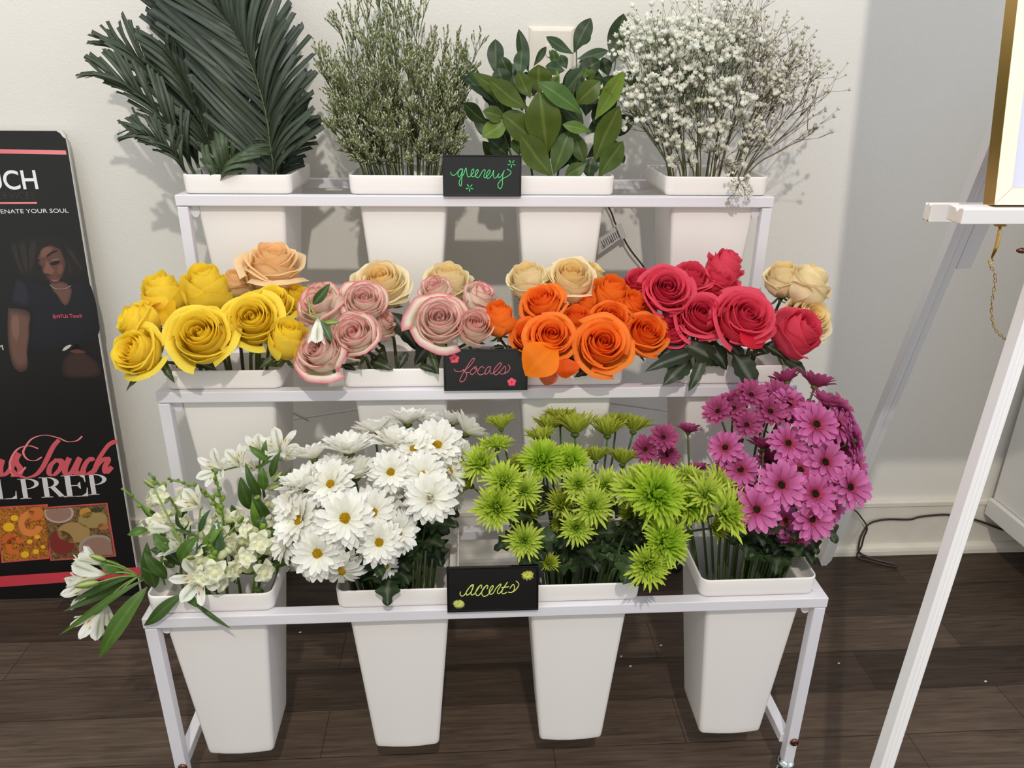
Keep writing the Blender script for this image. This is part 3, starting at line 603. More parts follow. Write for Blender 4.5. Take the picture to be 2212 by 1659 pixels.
# chain
ch = bpy.data.objects.new('chain', None); C.objects.link(ch); ch.parent = ez; ch['label'] = 'thin brass safety chain'
hk = at(2160, 487, YT+.02); cpz = [hk+V((0, 0, -.055)), at(2150, 600, YT+.02), at(2142, 660, YT+.025), at(2147, 705, YT+.03), at(2168, 730, YT+.04), at(2186, 738, YT+.05)]
P = spline(cpz, 90); tot = sum((P[i+1]-P[i]).length for i in range(len(P)-1)); step = .0068; nl = int(tot/step)
def along(s):
    for i in range(len(P)-1):
        l = (P[i+1]-P[i]).length
        if s <= l or i == len(P)-2: return P[i]+(P[i+1]-P[i])*(s/l), (P[i+1]-P[i]).normalized()
        s -= l
lk = MB(); lk.tube([V((.0017*math.cos(2*PI*k/14), 0, .0042*math.sin(2*PI*k/14))) for k in range(15)], .00055, 5); lkm = lk.mesh('link', M_BRASS)
for i in range(nl):
    p, d = along(i*step); put('link', lkm, ch, p, frame(d, (PI/2 if i % 2 else 0)+.5))
b = MB(); b.tube([hk+V((.007*math.cos(2*PI*k/20), .007*math.sin(2*PI*k/20), .0005)) for k in range(21)], .0014, 6); b.tube([hk+V((0, 0, .002)), hk+V((.002, 0, -.012)), hk+V((.003, 0, -.03)), hk+V((0, 0, -.046))], [.0016, .0024, .0028, .0014], 8); b.tube([hk+V((.0028*math.cos(2*PI*k/12), 0, -.050+.004*math.sin(2*PI*k/12))) for k in range(13)], .0009, 5)
b.build('swivel_clasp', M_BRASS, ch)
b = MB(); wn = at(2197, 541, -.06); b.tube([wn, wn+V((.006, 0, .0)), wn+V((.011, 0, -.001))], [.0022, .0042, .0038], 8); b.tube([wn+V((.011, 0, -.001)), wn+V((.03, 0, -.002))], .002, 8); b.build('wing_nut', M_BRONZE, ez)
# framed board
YF = -.070
fl = at(2148, 443, YF); ft = at(2199, 0, YF+.045); dirv = (ft-fl).normalized(); fw = V((1, .0, 0)); fn = dirv.cross(fw).normalized()
if fn.y < 0: fn = -fn
fr = thing('framed_board', 'gold-framed board with a pale lavender panel standing on the easel', 'framed board', fl)
hh, ww, e, dpt = 1.0, .46, .0225, .024
def fq(s, t, d): return fl+fw*s+dirv*t+fn*d
def slab(b, s0, s1, t0, t1, d0, d1): b.add([fq(s, t, d) for s in (s0, s1) for t in (t0, t1) for d in (d0, d1)], [(0, 1, 3, 2), (4, 6, 7, 5), (0, 4, 5, 1), (2, 3, 7, 6), (0, 2, 6, 4), (1, 5, 7, 3)])
for nm, qs in (('left', ((0, 0), (e, e), (e, hh-e), (0, hh))), ('bottom', ((0, 0), (ww, 0), (ww-e, e), (e, e))), ('right', ((ww, 0), (ww, hh), (ww-e, hh-e), (ww-e, e))), ('top', ((0, hh), (e, hh-e), (ww-e, hh-e), (ww, hh)))):
    b = MB(); n = 4; vs = [fq(s, t, 0) for s, t in qs]+[fq(s, t, dpt) for s, t in qs]
    b.add(vs, [(0, 1, 2, 3), (4, 7, 6, 5)]+[(i, i+4, (i+1) % 4+4, (i+1) % 4) for i in range(4)])
    b.m = [0, 1, 1, 1, 1, 1]; b.build('frame_rail', [M_GOLDF, M_GOLD], fr, False, .0006)
b = MB(); slab(b, e-.003, ww-e+.003, e-.003, hh-e+.003, .007, .012); b.build('panel', M_PANEL, fr, False)

# ------------------------------------------------------------------ white cabinet at the right
cb = thing('white_cabinet', 'white cabinet standing in the corner behind the easel', 'cabinet', (1.75, .5, 0))
b = MB(); cx0 = 1.487
b.box((cx0, .12, .132), (2.1, .778, .185)); b.build('base_rail', M_CAB, cb, False, .002)
b = MB(); b.box((cx0+.014, .13, .1865), (2.08, .776, 1.35)); b.build('body', M_CAB, cb, False, .002)
for x, y in ((1.9, .16), (1.9, .74), (2.06, .16), (2.06, .74)): MB().box((x, y, 0), (x+.03, y+.03, .132)).build('leg', M_CAB, cb, False, .002)
# ------------------------------------------------------------------ plant parts
def rim_in(bk, p, k=.5):                              # a point inside the rim of a bucket, towards p
    t, j = bk; cx = BX[bk]; o, yy, zz, a = TIER[t]
    lx = p.x-o-cx; ly = p.y-yy
    return T(t, cx+max(-.085, min(.085, lx*k)), max(.035, min(.188, .105+(ly-.105)*k)), .02)
def stem_pts(bk, base, axis, k=.5, droop=.45):
    r = rim_in(bk, base, k); t, j = bk
    c = T(t, BX[bk], .095, -.25); bt = c+(r-c)*.35; bt.z = c.z
    L = (base-r).length
    q1 = r+V((0, 0, 1))*L*.28+(base-r)*.1; q2 = base-V(axis)*L*droop*.7
    pts = [bt, r]
    for t_ in (.33, .66):
        s = 1-t_; pts.append(r*s**3+q1*3*s*s*t_+q2*3*s*t_*t_+base*t_**3)
    pts.append(base); return bt, pts
GREEN_D, GREEN_M, GREEN_L = (44, 58, 30), (74, 98, 42), (120, 150, 60)
def build_stem(root, pts, r0, r1, col, name='stem', n=26):
    P = spline(pts, n); m = len(P)
    b = MB(); b.col = lin(col); b.tube(P, [r0+(r1-r0)*i/(m-1) for i in range(m)], 6); return b.build(name, M_STEM, root)

def leaf_mesh(b, base, tip, width, normal, bend=.15, fold=.18, col=(50, 70, 35), mid=None, shape=1.0, serr=0.0, twist=0.0, nu=6, nv=12, wav=0.0, tipcurl=0.0):
    base, tip = V(base), V(tip); ax = tip-base; L = ax.length; ax = ax/L
    n = V(normal); n = (n-ax*n.dot(ax)); n = n.normalized() if n.length > 1e-6 else ax.orthogonal().normalized()
    s = ax.cross(n); c0 = lin(col); cm = lin(mid) if mid else mix(c0, (1, 1, .8), .10)
    def fn(u, v):
        wv = (math.sin(PI*min(1, v**shape))**.8)*(1-.25*v)
        wv = max(.04 if v < .5 else .0, wv)*width/2
        if serr: wv *= 1+serr*math.sin(v*60)*(abs(u) > .9)
        a = twist*(v-.3); sv = s*math.cos(a)+n*math.sin(a); nv_ = n*math.cos(a)-s*math.sin(a)
        return base+ax*(L*v*(1-.0*bend))+nv_*(L*bend*math.sin(PI*v)*1.0 - L*tipcurl*max(0, v-.6)**2)+sv*(u*wv)+nv_*(abs(u)*fold*wv+wav*wv*math.sin(v*11+u))
    def cf(u, v): return cm if abs(u) < .12 else mix(c0, (0, 0, 0), .12*(1-abs(u)))
    return b.grid(fn, nu, nv, cf)

def rose_mesh(seed, base, edge=None, heart=None, opened=.5, n=24, tall=.80, mul=1.0):
    rr = random.Random(seed); b = MB(); cb, ce, ch = lin(base), lin(edge or base), lin(heart or base)
    for i in range(n):
        t = i/(n-1); phi = i*2.39996+rr.uniform(-.25, .25); last = i >= n-5
        R = (.035+.385*t**.82)*(1+rr.uniform(-.05, .05)); H = tall*(.86+.14*math.sin(PI*min(1, t*1.3)))-.10*t*t-.05*rr.random()*t
        A = (2.0-1.0*t)*(1+rr.uniform(-.08, .08)); lip = opened*(.01+.05*t*t)*rr.uniform(.4, 1.6); roll = opened*(.015+.055*t)*rr.uniform(.3, 1.8)
        if last: lip += opened*rr.choice((0, .01, .03, .06)); H *= rr.uniform(.9, 1.03)
        bump = rr.uniform(0, 6.28); pt = (.02+.06*rr.random())*t; ds = .16+.16*(1-t); rb = .03+.06*t; tear = rr.uniform(.0, .018)*t; inn = .22*(1-t)*(1-opened*.4)+.05+(.55*(1-t/.16) if t < .16 else 0)
        tint = rr.uniform(.95, 1.03)
        def fn(u, v):
            top = H*(1-.17*abs(u)**2.3)+pt*max(0, 1-abs(u)*2.5)
            if v < .6: rad = rb+(R-rb)*math.sin(v/.6*PI/2)**.85
            else:
                k = (v-.6)/.4; q = max(0, (k-.55)/.45); rad = R*(1-inn*k*k)+lip*k*k+roll*q*q
            rad *= 1+ds*u*.5
            q = max(0, (v-.82)/.18); z = top*v**.95-roll*.9*q*q-lip*.35*max(0, (v-.6)/.4)**3
            wid = A*(.42+.58*math.sin(min(1, v*1.35)*PI/2)); a = phi+u*wid
            rad += .012*t*math.sin(2.7*u+bump+3*v)*v+tear*math.sin(8*u+bump)*max(0, v-.6)*2
            z += .016*t*math.sin(3.5*u+bump)*max(0, v-.5)*2
            return V((rad*math.cos(a), rad*math.sin(a), z))
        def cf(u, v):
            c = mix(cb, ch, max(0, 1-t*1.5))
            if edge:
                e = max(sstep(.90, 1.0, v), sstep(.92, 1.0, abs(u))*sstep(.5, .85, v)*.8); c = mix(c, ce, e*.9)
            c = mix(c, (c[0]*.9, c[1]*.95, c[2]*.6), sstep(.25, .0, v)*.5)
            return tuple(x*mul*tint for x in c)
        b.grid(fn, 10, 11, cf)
    return b.mesh('rose_bloom', M_ATTR)
def calyx_mesh(seed):
    rr = random.Random(seed); b = MB(); b.col = lin((72, 92, 44))
    b.loft([[V((r*math.cos(2*PI*k/10), r*math.sin(2*PI*k/10), z)) for k in range(10)] for r, z in ((.028, -.13), (.055, -.09), (.07, -.03), (.055, .02))])
    for k in range(5):
        a = 2*PI*k/5+rr.uniform(-.3, .3); d = V((math.cos(a), math.sin(a), 0)); dn = rr.uniform(-.32, .1); Lr = rr.uniform(.34, .5)
        leaf_mesh(b, d*.05+V((0, 0, -.02)), d*(.05+Lr*.75)+V((0, 0, dn)), .10, V((0, 0, 1)), -.22, .2, (70, 92, 42), nu=2, nv=7, shape=.7)
    return b.mesh('calyx', M_LEAF)
CAL = [calyx_mesh(i) for i in range(4)]
def leaf_proto(seed, col, serr=.1, wd=.5, bend=.12):
    b = MB(); leaf_mesh(b, (0, 0, 0), (1, 0, 0), wd, (0, 0, 1), bend, .2, col, serr=serr, nu=6, nv=14, shape=.85, wav=.08); return b.mesh('leaf', M_LEAF)
RLEAF = [leaf_proto(1, (36, 46, 26)), leaf_proto(2, (46, 58, 30)), leaf_proto(3, (60, 76, 38))]
YEL, YELE, PCH, CRM, ORG, PNK, BIC = (255, 230, 82), (255, 228, 66), (254, 224, 176), (254, 239, 198), (255, 148, 54), (240, 88, 112), (253, 241, 222)
ROSES = {'yellow': [rose_mesh(1, YEL, heart=YELE, opened=.7), rose_mesh(2, YEL, heart=YELE, opened=.25, n=20, tall=.92), rose_mesh(3, YEL, heart=YELE, opened=.72, n=27, tall=.78)],
 'peach': [rose_mesh(4, PCH, heart=(252, 208, 144), opened=.5), rose_mesh(5, PCH, heart=(252, 208, 144), opened=.8, tall=.86)],
 'cream': [rose_mesh(6, CRM, heart=(255, 222, 146), opened=.72, n=27, tall=.78), rose_mesh(7, CRM, heart=(253, 228, 164), opened=.6), rose_mesh(8, (251, 236, 184), heart=(249, 222, 152), opened=.95, tall=.74)],
 'orange': [rose_mesh(9, ORG, edge=(253, 124, 46), heart=(255, 124, 40), opened=.7), rose_mesh(10, ORG, heart=(253, 120, 34), opened=.3, n=20, tall=.92), rose_mesh(12, (255, 152, 56), edge=(253, 128, 48), heart=(255, 126, 40), opened=.78, n=26, tall=.77)],
 'pink': [rose_mesh(13, PNK, heart=(230, 70, 100), opened=.7), rose_mesh(14, PNK, heart=(232, 74, 102), opened=.4, n=21, tall=.9), rose_mesh(15, PNK, edge=(238, 84, 110), heart=(229, 68, 98), opened=.72, n=27, tall=.78)],
 'bicolour': [rose_mesh(16, BIC, edge=(222, 92, 112), heart=(253, 222, 208), opened=.8, n=22), rose_mesh(17, BIC, edge=(216, 88, 108), heart=(253, 226, 214), opened=.8, n=25, tall=.78), rose_mesh(18, (252, 236, 216), edge=(232, 124, 136), heart=(252, 218, 200), opened=.5, tall=.9)]}
RG = {'yellow': 'yellow roses', 'peach': 'cream and peach roses', 'cream': 'cream and peach roses', 'orange': 'orange roses', 'pink': 'hot pink roses', 'bicolour': 'pink-edged roses'}
def rose(kind, var, bk, px, py, d, ax, Y, label, squash=1.0):
    p = at(px, py, Y); axis = face_dir(*ax); D = px_size(d, p)*1.12; hgt = D*squash
    base = p-axis*hgt*.43
    bt, pts = stem_pts(bk, base-axis*D*.11, axis)
    root = thing('rose', label, 'rose', bt, RG[kind])
    R = frame(axis, random.uniform(0, 6))
    put('bloom', ROSES[kind][var], root, base, R, (D, D, hgt))
    put('calyx', random.choice(CAL), root, base+axis*D*.012, R, D)
    build_stem(root, pts, .0036, .0028, random.choice(((74, 86, 44), (66, 60, 40), (84, 96, 50))))
    return root
def rose_leaf(root, p0, p1, wd, n=None, var=None):
    d = V(p1)-V(p0); L = d.length; x = d.normalized(); nn = V(n) if n is not None else V((0, -.75, .65)); nn = (nn-x*nn.dot(x)).normalized(); y = nn.cross(x)
    put('leaf', RLEAF[var if var is not None else random.randrange(3)], root, p0, Matrix((x, y, nn)).transposed(), (L, L*wd*2, L))
b1, b2, b3, b4 = (2, 1), (2, 2), (2, 3), (2, 4)
RL = [
 ('yellow', 0, b1, 297, 762, 112, (-.35, .35, 1), .195, 'yellow rose lowest and leftmost, hanging outside its bucket rim'),
 ('yellow', 2, b1, 297, 696, 98, (-.9, .45, .5), .26, 'weathered yellow rose turned to the wall on the left, above the hanging one'),
 ('yellow', 1, b1, 357, 642, 100, (-.25, 1, .2), .33, 'yellow rose bud on the left with a curled lower petal, seen from the side'),
 ('yellow', 1, b1, 447, 628, 108, (0, 1, .32), .31, 'tall closed yellow rose bud at the top of the yellow bunch'),
 ('yellow', 2, b1, 436, 727, 138, (.1, .45, 1), .205, 'largest open yellow rose, front and centre over the bucket rim'),
 ('yellow', 2, b1, 547, 692, 122, (.1, .4, 1), .24, 'bright open yellow rose facing the viewer right of the largest one'),
 ('yellow', 0, b1, 588, 655, 88, (.3, .9, .45), .31, 'ragged yellow rose half hidden behind the bright open one'),
 ('yellow', 0, b1, 640, 645, 74, (.35, .8, .3), .37, 'yellow rose at the right back of the yellow bunch beside the pink-edged roses'),
 ('yellow', 1, b1, 620, 738, 100, (.3, .85, .45), .225, 'yellow rose bud low on the right, touching the pink-edged roses'),
 ('peach', 1, b1, 590, 582, 124, (.15, 1, .3), .40, 'large peach rose, topmost above the yellow roses'),
 ('peach', 0, b1, 512, 612, 74, (.1, 1, .15), .40, 'small peach rose squeezed between the yellow bud and the large peach rose'),
 ('bicolour', 0, b2, 695, 658, 108, (-.45, .6, .6), .30, 'pink-edged rose at the upper left behind a small green leaf'),
 ('bicolour', 1, b2, 786, 652, 100, (.1, .6, .8), .29, 'pink-edged rose with a deep rose heart under the cream rose'),
 ('bicolour', 0, b2, 766, 726, 108, (-.1, .5, 1), .23, 'pink-edged rose with a salmon heart facing the viewer over the rim'),
 ('bicolour', 1, b2, 690, 762, 112, (-.3, .5, .9), .212, 'pink-edged rose lowest on the left beside the yellow bud'),
 ('bicolour', 0, b2, 820, 700, 80, (.6, .5, .3), .31, 'pale pink-edged rose hidden behind the two middle ones'),
 ('bicolour', 1, b2, 950, 694, 122, (0, .5, 1), .25, 'large layered pink-edged rose above the black focals sign'),
 ('bicolour', 2, b2, 1024, 708, 86, (.1, .55, .9), .25, 'pale narrow pink-edged rose between the large layered one and the orange bud'),
 ('bicolour', 0, b2, 940, 628, 76, (-.2, .8, .5), .33, 'small pink-edged rose above the large layered one'),
 ('bicolour', 0, b2, 1036, 642, 80, (.5, .8, .3), .34, 'pink-edged rose in side view at the right back beside a cream rose'),
 ('cream', 0, b2, 824, 614, 118, (0, .75, .7), .38, 'cream rose with open heart at the top left of the pink-edged roses'),
 ('cream', 1, b2, 966, 612, 108, (.1, 1, .35), .40, 'cream rose with a folded front petal behind the pink-edged roses'),
 ('orange', 1, b3, 1077, 692, 80, (-.1, 1, .25), .27, 'tall orange rosebud alone at the left of the orange bunch'),
 ('orange', 2, b3, 1172, 656, 96, (-.35, .8, .6), .30, 'orange rose at the upper left under the cream roses'),
 ('orange', 0, b3, 1143, 726, 86, (-.25, .5, .9), .255, 'small orange rose at the left edge, next to the drooping one'),
 ('orange', 2, b3, 1190, 728, 104, (0, .45, 1), .22, 'orange rose with large outer petals drooping over the rim'),
 ('orange', 0, b3, 1246, 690, 74, (0, .75, .5), .30, 'orange rose hidden in the middle of the orange bunch'),
 ('orange', 2, b3, 1302, 746, 122, (0, .4, 1), .21, 'largest open orange rose, lowest at the front of its bucket'),
 ('orange', 0, b3, 1320, 690, 88, (.1, .5, 1), .27, 'orange rose facing the viewer just above the largest one'),
 ('orange', 1, b3, 1318, 640, 88, (.1, .9, .4), .33, 'orange rose in side view at the top right of the orange bunch'),
 ('orange', 0, b3, 1393, 722, 104, (.1, .5, .95), .25, 'bright orange rose at the right end beside the hot pink roses'),
 ('orange', 2, b3, 1367, 658, 78, (.4, .7, .4), .31, 'ruffled orange rose squeezed against the hot pink roses'),
 ('orange', 1, b3, 1268, 660, 64, (0, .9, .3), .34, 'darker orange rose deep behind the cream rose'),
 ('cream', 1, b3, 1140, 606, 96, (-.2, 1, .3), .37, 'cream rose at the upper left over the orange roses'),
 ('cream', 0, b3, 1232, 606, 116, (0, .8, .6), .36, 'open cream rose with orange heart in the middle over the orange roses'),
 ('cream', 2, b3, 1278, 592, 72, (.5, .8, .1), .41, 'faded cream rose turned away behind the open cream one'),
 ('pink', 0, b4, 1382, 611, 74, (-.3, .8, .4), .36, 'hot pink rose furthest left, back row by the hanging cord'),
 ('pink', 2, b4, 1440, 628, 108, (-.1, .4, 1), .29, 'open hot pink rose facing the viewer, upper left of its bunch'),
 ('pink', 0, b4, 1490, 603, 88, (0, .8, .5), .34, 'hot pink rose in the back row under the topmost one'),
 ('pink', 1, b4, 1562, 582, 84, (.4, .9, .1), .38, 'topmost hot pink rose, turned to the right'),
 ('pink', 2, b4, 1548, 612, 92, (.1, .9, .3), .35, 'ruffled hot pink rose just beneath the topmost one'),
 ('pink', 0, b4, 1514, 684, 108, (-.1, .5, 1), .26, 'round hot pink rose in the middle of the front row'),
 ('pink', 2, b4, 1608, 688, 130, (.05, .5, 1), .23, 'largest hot pink rose with a spread lower petal'),
 ('pink', 0, b4, 1452, 718, 88, (-.3, .5, .7), .27, 'hot pink rose low on the left beside the bright orange rose'),
 ('pink', 1, b4, 1562, 645, 64, (.2, .6, .5), .33, 'small hot pink rose peeping out between the larger ones'),
 ('pink', 1, b4, 1718, 722, 110, (.4, .6, .8), .24, 'single hot pink rose standing apart at the right end'),
 ('cream', 1, b4, 1692, 602, 88, (-.1, 1, .2), .36, 'cream rose with rounded back, left of the pair at the right end'),
 ('cream', 1, b4, 1744, 614, 106, (.4, .9, .12), .33, 'large cream rose seen from behind at the right end'),
 ('cream', 0, b4, 1746, 690, 104, (.25, .5, .8), .30, 'open cream rose directly behind the single hot pink rose')]
RO = {}
for r in RL:
    RO[r[8]] = rose(*r)
def R_(s): return next(o for l, o in RO.items() if s in l)
# loose outer petals
def petal(root, c, tip, wd, col, n, bend=.25, cup=.3):
    b = MB(); leaf_mesh(b, c, tip, wd, n, bend, cup, col, mid=col, shape=1.35, nu=10, nv=12, wav=.06); o = b.build('outer_petal', M_ATTR, root); return o
ro = R_('drooping over'); petal(ro, at(1205, 745, .20), at(1135, 812, .165), .085, (255, 134, 20), (-.3, -1, .5), .2, .12); petal(ro, at(1215, 770, .20), at(1222, 818, .185), .055, (246, 96, 22), (.3, -1, .3)); petal(ro, at(1190, 785, .20), at(1178, 833, .19), .04, (226, 120, 80), (0, -1, .3))
ro = R_('spread lower'); petal(ro, at(1600, 690, .215), at(1645, 752, .19), .075, (226, 40, 62), (.2, -1, .5), .1, .15)
ro = R_('curled lower'); petal(ro, at(352, 665, .31), at(375, 702, .27), .07, (248, 196, 40), (.1, -1, .4)); petal(ro, at(345, 662, .31), at(312, 668, .28), .05, (246, 190, 36), (-.2, -.5, 1))
# rose foliage placed as in the photograph
def RLf(s, x0, y0, x1, y1, Y0, Y1, wd, var=0, n=None): rose_leaf(R_(s), at(x0, y0, Y0), at(x1, y1, Y1), wd, n, var)
RLf('largest hot pink', 1585, 765, 1632, 850, .215, .18, .6); RLf('largest hot pink', 1600, 730, 1660, 765, .24, .23, .5); RLf('single hot pink', 1690, 775, 1742, 808, .235, .215, .55, 1); RLf('single hot pink', 1650, 745, 1700, 780, .24, .23, .45)
RLf('round hot pink', 1500, 762, 1392, 803, .23, .20, .3); RLf('round hot pink', 1490, 775, 1432, 833, .225, .19, .55); RLf('round hot pink', 1520, 770, 1487, 846, .22, .19, .36, 1); RLf('round hot pink', 1525, 740, 1570, 800, .24, .22, .6); RLf('hot pink rose low', 1470, 745, 1420, 775, .25, .24, .4); RLf('round hot pink', 1480, 745, 1560, 790, .235, .225, .6); RLf('small hot pink', 1560, 730, 1610, 790, .24, .22, .5)
RLf('layered pink', 905, 790, 950, 808, .25, .235, .35, 1); RLf('salmon heart', 845, 675, 905, 760, .33, .31, .42, 0); RLf('folded front', 940, 730, 895, 790, .30, .28, .5, 0); RLf('salmon heart', 770, 760, 780, 800, .24, .22, .3, 2); RLf('layered pink', 925, 750, 948, 810, .24, .22, .28, 2); RLf('salmon heart', 800, 780, 850, 800, .26, .24, .5, 1); RLf('folded front', 880, 760, 860, 800, .28, .26, .5, 0); RLf('deep rose', 740, 790, 770, 800, .25, .24, .5, 1)
RLf('front and centre', 395, 775, 470, 800, .24, .225, .35, 1); RLf('front and centre', 420, 765, 380, 795, .25, .24, .45, 1); RLf('bud low on the right', 600, 770, 560, 797, .235, .22, .35, 2); RLf('leftmost, hanging', 345, 770, 378, 828, .2, .185, .3, 2); RLf('leftmost, hanging', 325, 800, 272, 846, .2, .19, .18, 2)
RLf('largest open orange', 1290, 795, 1240, 815, .23, .22, .4, 1); RLf('bright orange', 1420, 768, 1440, 785, .25, .24, .4, 1); RLf('tall orange rosebud', 1090, 750, 1055, 755, .27, .26, .4, 1); RLf('tall orange rosebud', 1095, 745, 1112, 775, .265, .255, .4, 1); RLf('largest open orange', 1235, 790, 1300, 800, .24, .23, .5, 0)

# ------------------------------------------------------------------ daisies and chrysanthemums
def ray_petals(b, n, L, wd, el, r0, z0, rr, col, tipcol=None, curve=-.25, crease=.15, nu=4, nv=6, jit=.12, notch=.0):
    for k in range(n):
        a = 2*PI*(k+rr.uniform(-.25, .25))/n; e = el+rr.uniform(-jit, jit); Lk = L*rr.uniform(.86, 1.06); ro = rr.uniform(-.25, .25)
        d = V((math.cos(a), math.sin(a), 0)); s = V((-math.sin(a), math.cos(a), 0)); cv = curve*rr.uniform(.3, 1.5); tint = rr.uniform(.92, 1.04)
        c0 = lin(col); c1 = lin(tipcol or col)
        def fn(u, v):
            ang = e+cv*v*1.4; rad = r0+Lk*v*math.cos(e+cv*v*.7); z = z0+Lk*v*math.sin(e+cv*v*.7)
            w_ = wd*(.32+.68*math.sin(min(1, .12+v*.95)*PI*.62)) * (1 if v < .8 else math.sqrt(max(0, 1-((v-.8)/.205)**2)))
            nn = V((0, 0, 1))*math.cos(ang)-d*math.sin(ang)
            su = s*math.cos(ro)+nn*math.sin(ro)
            return d*rad+V((0, 0, z))+su*(u*w_/2)+nn*(abs(u)**1.5*crease*w_)
        b.grid(fn, nu, nv, lambda u, v: tuple(tint*q for q in mix(c0, c1, v)))
def daisy_meshes(seed, col, cent, el, rows, col2=None, base=None):
    rr = random.Random(seed); b = MB()
    for (n, L, wd, de, cv) in rows: ray_petals(b, n, L, wd, el+de, .05, .0+.02*de, rr, base or col, col, cv)
    pm = b.mesh('ray_petals', M_ATTR)
    d = MB()
    if cent == 'yellow':
        for i in range(70):
            r = .10*math.sqrt((i+.5)/70); a = i*2.4; d.col = mix(lin((222, 176, 26)), lin((176, 146, 20)), rr.random()*.6); d.ball((r*math.cos(a), r*math.sin(a), .03+.035*(1-(r/.10)**2)), .0145, 5, 3)
    elif cent == 'double':
        d.col = lin((246, 242, 228))
        for (n, L, wd, de, cv) in ((12, .2, .07, 1.0, .5), (9, .13, .06, 1.25, .6)): ray_petals(d, n, L, wd, de, .03, .02, rr, (240, 236, 214), (246, 243, 232), cv)
    else:
        for i in range(34):
            r = .072*math.sqrt((i+.5)/34); a = i*2.4; d.col = mix(lin((70, 40, 30)), lin((34, 22, 18)), rr.random()); d.ball((r*math.cos(a), r*math.sin(a), .035), .014, 5, 3)
        for (n, L, wd, de, cv) in ((32, .13, .028, .6, -.3), (28, .09, .024, 1.0, -.3)): ray_petals(d, n, L, wd, de, .06, .01, rr, (150, 40, 62), (206, 84, 116), cv, nu=2, nv=3)
    dm = d.mesh('flower_centre', M_ATTR)
    return pm, dm
WH, WHB = (250, 248, 243), (242, 240, 222)
WROWS = ((19, .47, .135, -.05, -.25), (17, .43, .13, .25, -.2), (13, .37, .12, .5, -.15))
DW = [daisy_meshes(21, WH, 'yellow', .12, WROWS, base=WHB), daisy_meshes(22, WH, 'yellow', .30, WROWS, base=WHB), daisy_meshes(23, WH, 'double', .05, WROWS, base=WHB), daisy_meshes(24, WH, 'yellow', -.25, WROWS[:2]+((8, .36, .11, .35, -.5),), base=WHB), daisy_meshes(25, WH, 'yellow', .62, ((18, .47, .125, 0, -.2), (15, .44, .12, .2, -.1), (10, .36, .11, .4, -.1)), base=WHB)]
PU, PUB, PUD = (222, 124, 184), (168, 50, 104), (194, 94, 142)
PROWS = ((16, .46, .14, 0, -.2), (12, .40, .13, .25, -.15))
DP = [daisy_meshes(31, PU, 'dark', .10, PROWS, base=PUB), daisy_meshes(32, (226, 132, 190), 'dark', .25, PROWS, base=(166, 48, 102)), daisy_meshes(33, PUD, 'dark', .45, PROWS, base=(140, 44, 84)), daisy_meshes(34, PU, 'dark', -.15, PROWS, base=PUB), daisy_meshes(35, PUD, 'dark', .7, PROWS, base=(140, 44, 84))]
def mum_mesh(seed, n=170, col=(212, 226, 84), col2=(166, 194, 54), el0=1.5, el1=.30, Ls=.24, Le=.25, wd=.026, inc=.9, core=(138, 176, 44)):
    rr = random.Random(seed); b = MB()
    for i in range(n):
        t = (i+.5)/n; a = i*2.39996; el = el0+(el1-el0)*t**.75+rr.uniform(-.12, .12); L = (Ls+Le*t**1.1)*rr.uniform(.85, 1.12); r0 = .015+.09*t; w0 = wd*rr.uniform(.8, 1.2)
        d = V((math.cos(a), math.sin(a), 0)); s = V((-math.sin(a), math.cos(a), 0)); cv = inc*rr.uniform(.4, 1.2)*(1-.35*t) if rr.random() < .8-.25*t else -.7*t; ro = rr.uniform(-.3, .3)
        c0 = mix(lin(col2), lin(core), 1-t); c1 = mix(lin(col), lin(core), .55*(1-t)**1.5); c1 = mix(c1, lin((226, 232, 130)), rr.uniform(0, .35)*t)
        def fn(u, v):
            e = el+cv*(v-.25); rad = r0+L*v*math.cos(el+cv*(v-.5)*.55); z = .04+L*v*math.sin(el+cv*(v-.5)*.55)
            w_ = w0*(.55+.45*min(1, v*2))*(1 if v < .7 else math.sqrt(max(.03, 1-((v-.7)/.305)**2)))
            nn = V((0, 0, 1))*math.cos(e)-d*math.sin(e)
            return d*rad+V((0, 0, z))+(s*math.cos(ro)+nn*math.sin(ro))*(u*w_/2)+nn*(abs(u)*.55*w_)
        b.grid(fn, 2, 5, lambda u, v: mix(c0, c1, v))
    return b.mesh('petals', M_ATTR)
MUM = [mum_mesh(41, 112, wd=.058), mum_mesh(42, 80, (212, 224, 96), (182, 204, 68), 1.4, .12, .20, .30, .060, .8), mum_mesh(43, 165, (196, 216, 64), (158, 192, 46), 1.5, .0, .27, .20, .056, 1.3, (138, 192, 40)), mum_mesh(44, 105, (196, 204, 74), (160, 174, 52), 1.55, .7, .30, .22, .055, .6, (164, 182, 54))]
def inv_mesh(col):
    b = MB(); b.col = lin(col); b.loft([[V((r*math.cos(2*PI*k/10), r*math.sin(2*PI*k/10), z)) for k in range(10)] for r, z in ((.022, -.09), (.07, -.06), (.105, -.01), (.08, .03))]); return b.mesh('calyx', M_LEAF)
INV = inv_mesh((78, 98, 44))
def lobed_proto(seed, col):
    rr = random.Random(seed); b = MB(); c0 = lin(col)
    def fn(u, v):
        w_ = .34*math.sin(PI*min(1, v**.8))**.7*(1-.15*v)*(1+.34*math.sin(v*21+.5)) + .015
        return V((v+.05*abs(u), u*w_, .10*math.sin(PI*v)+.08*abs(u)-.18*v*v))
    b.grid(fn, 6, 22, lambda u, v: mix(c0, (1, 1, .8), .07) if abs(u) < .2 else c0); return b.mesh('leaf', M_LEAF)
LOB = [lobed_proto(1, (36, 50, 28)), lobed_proto(2, (46, 62, 34)), lobed_proto(3, (58, 78, 44))]
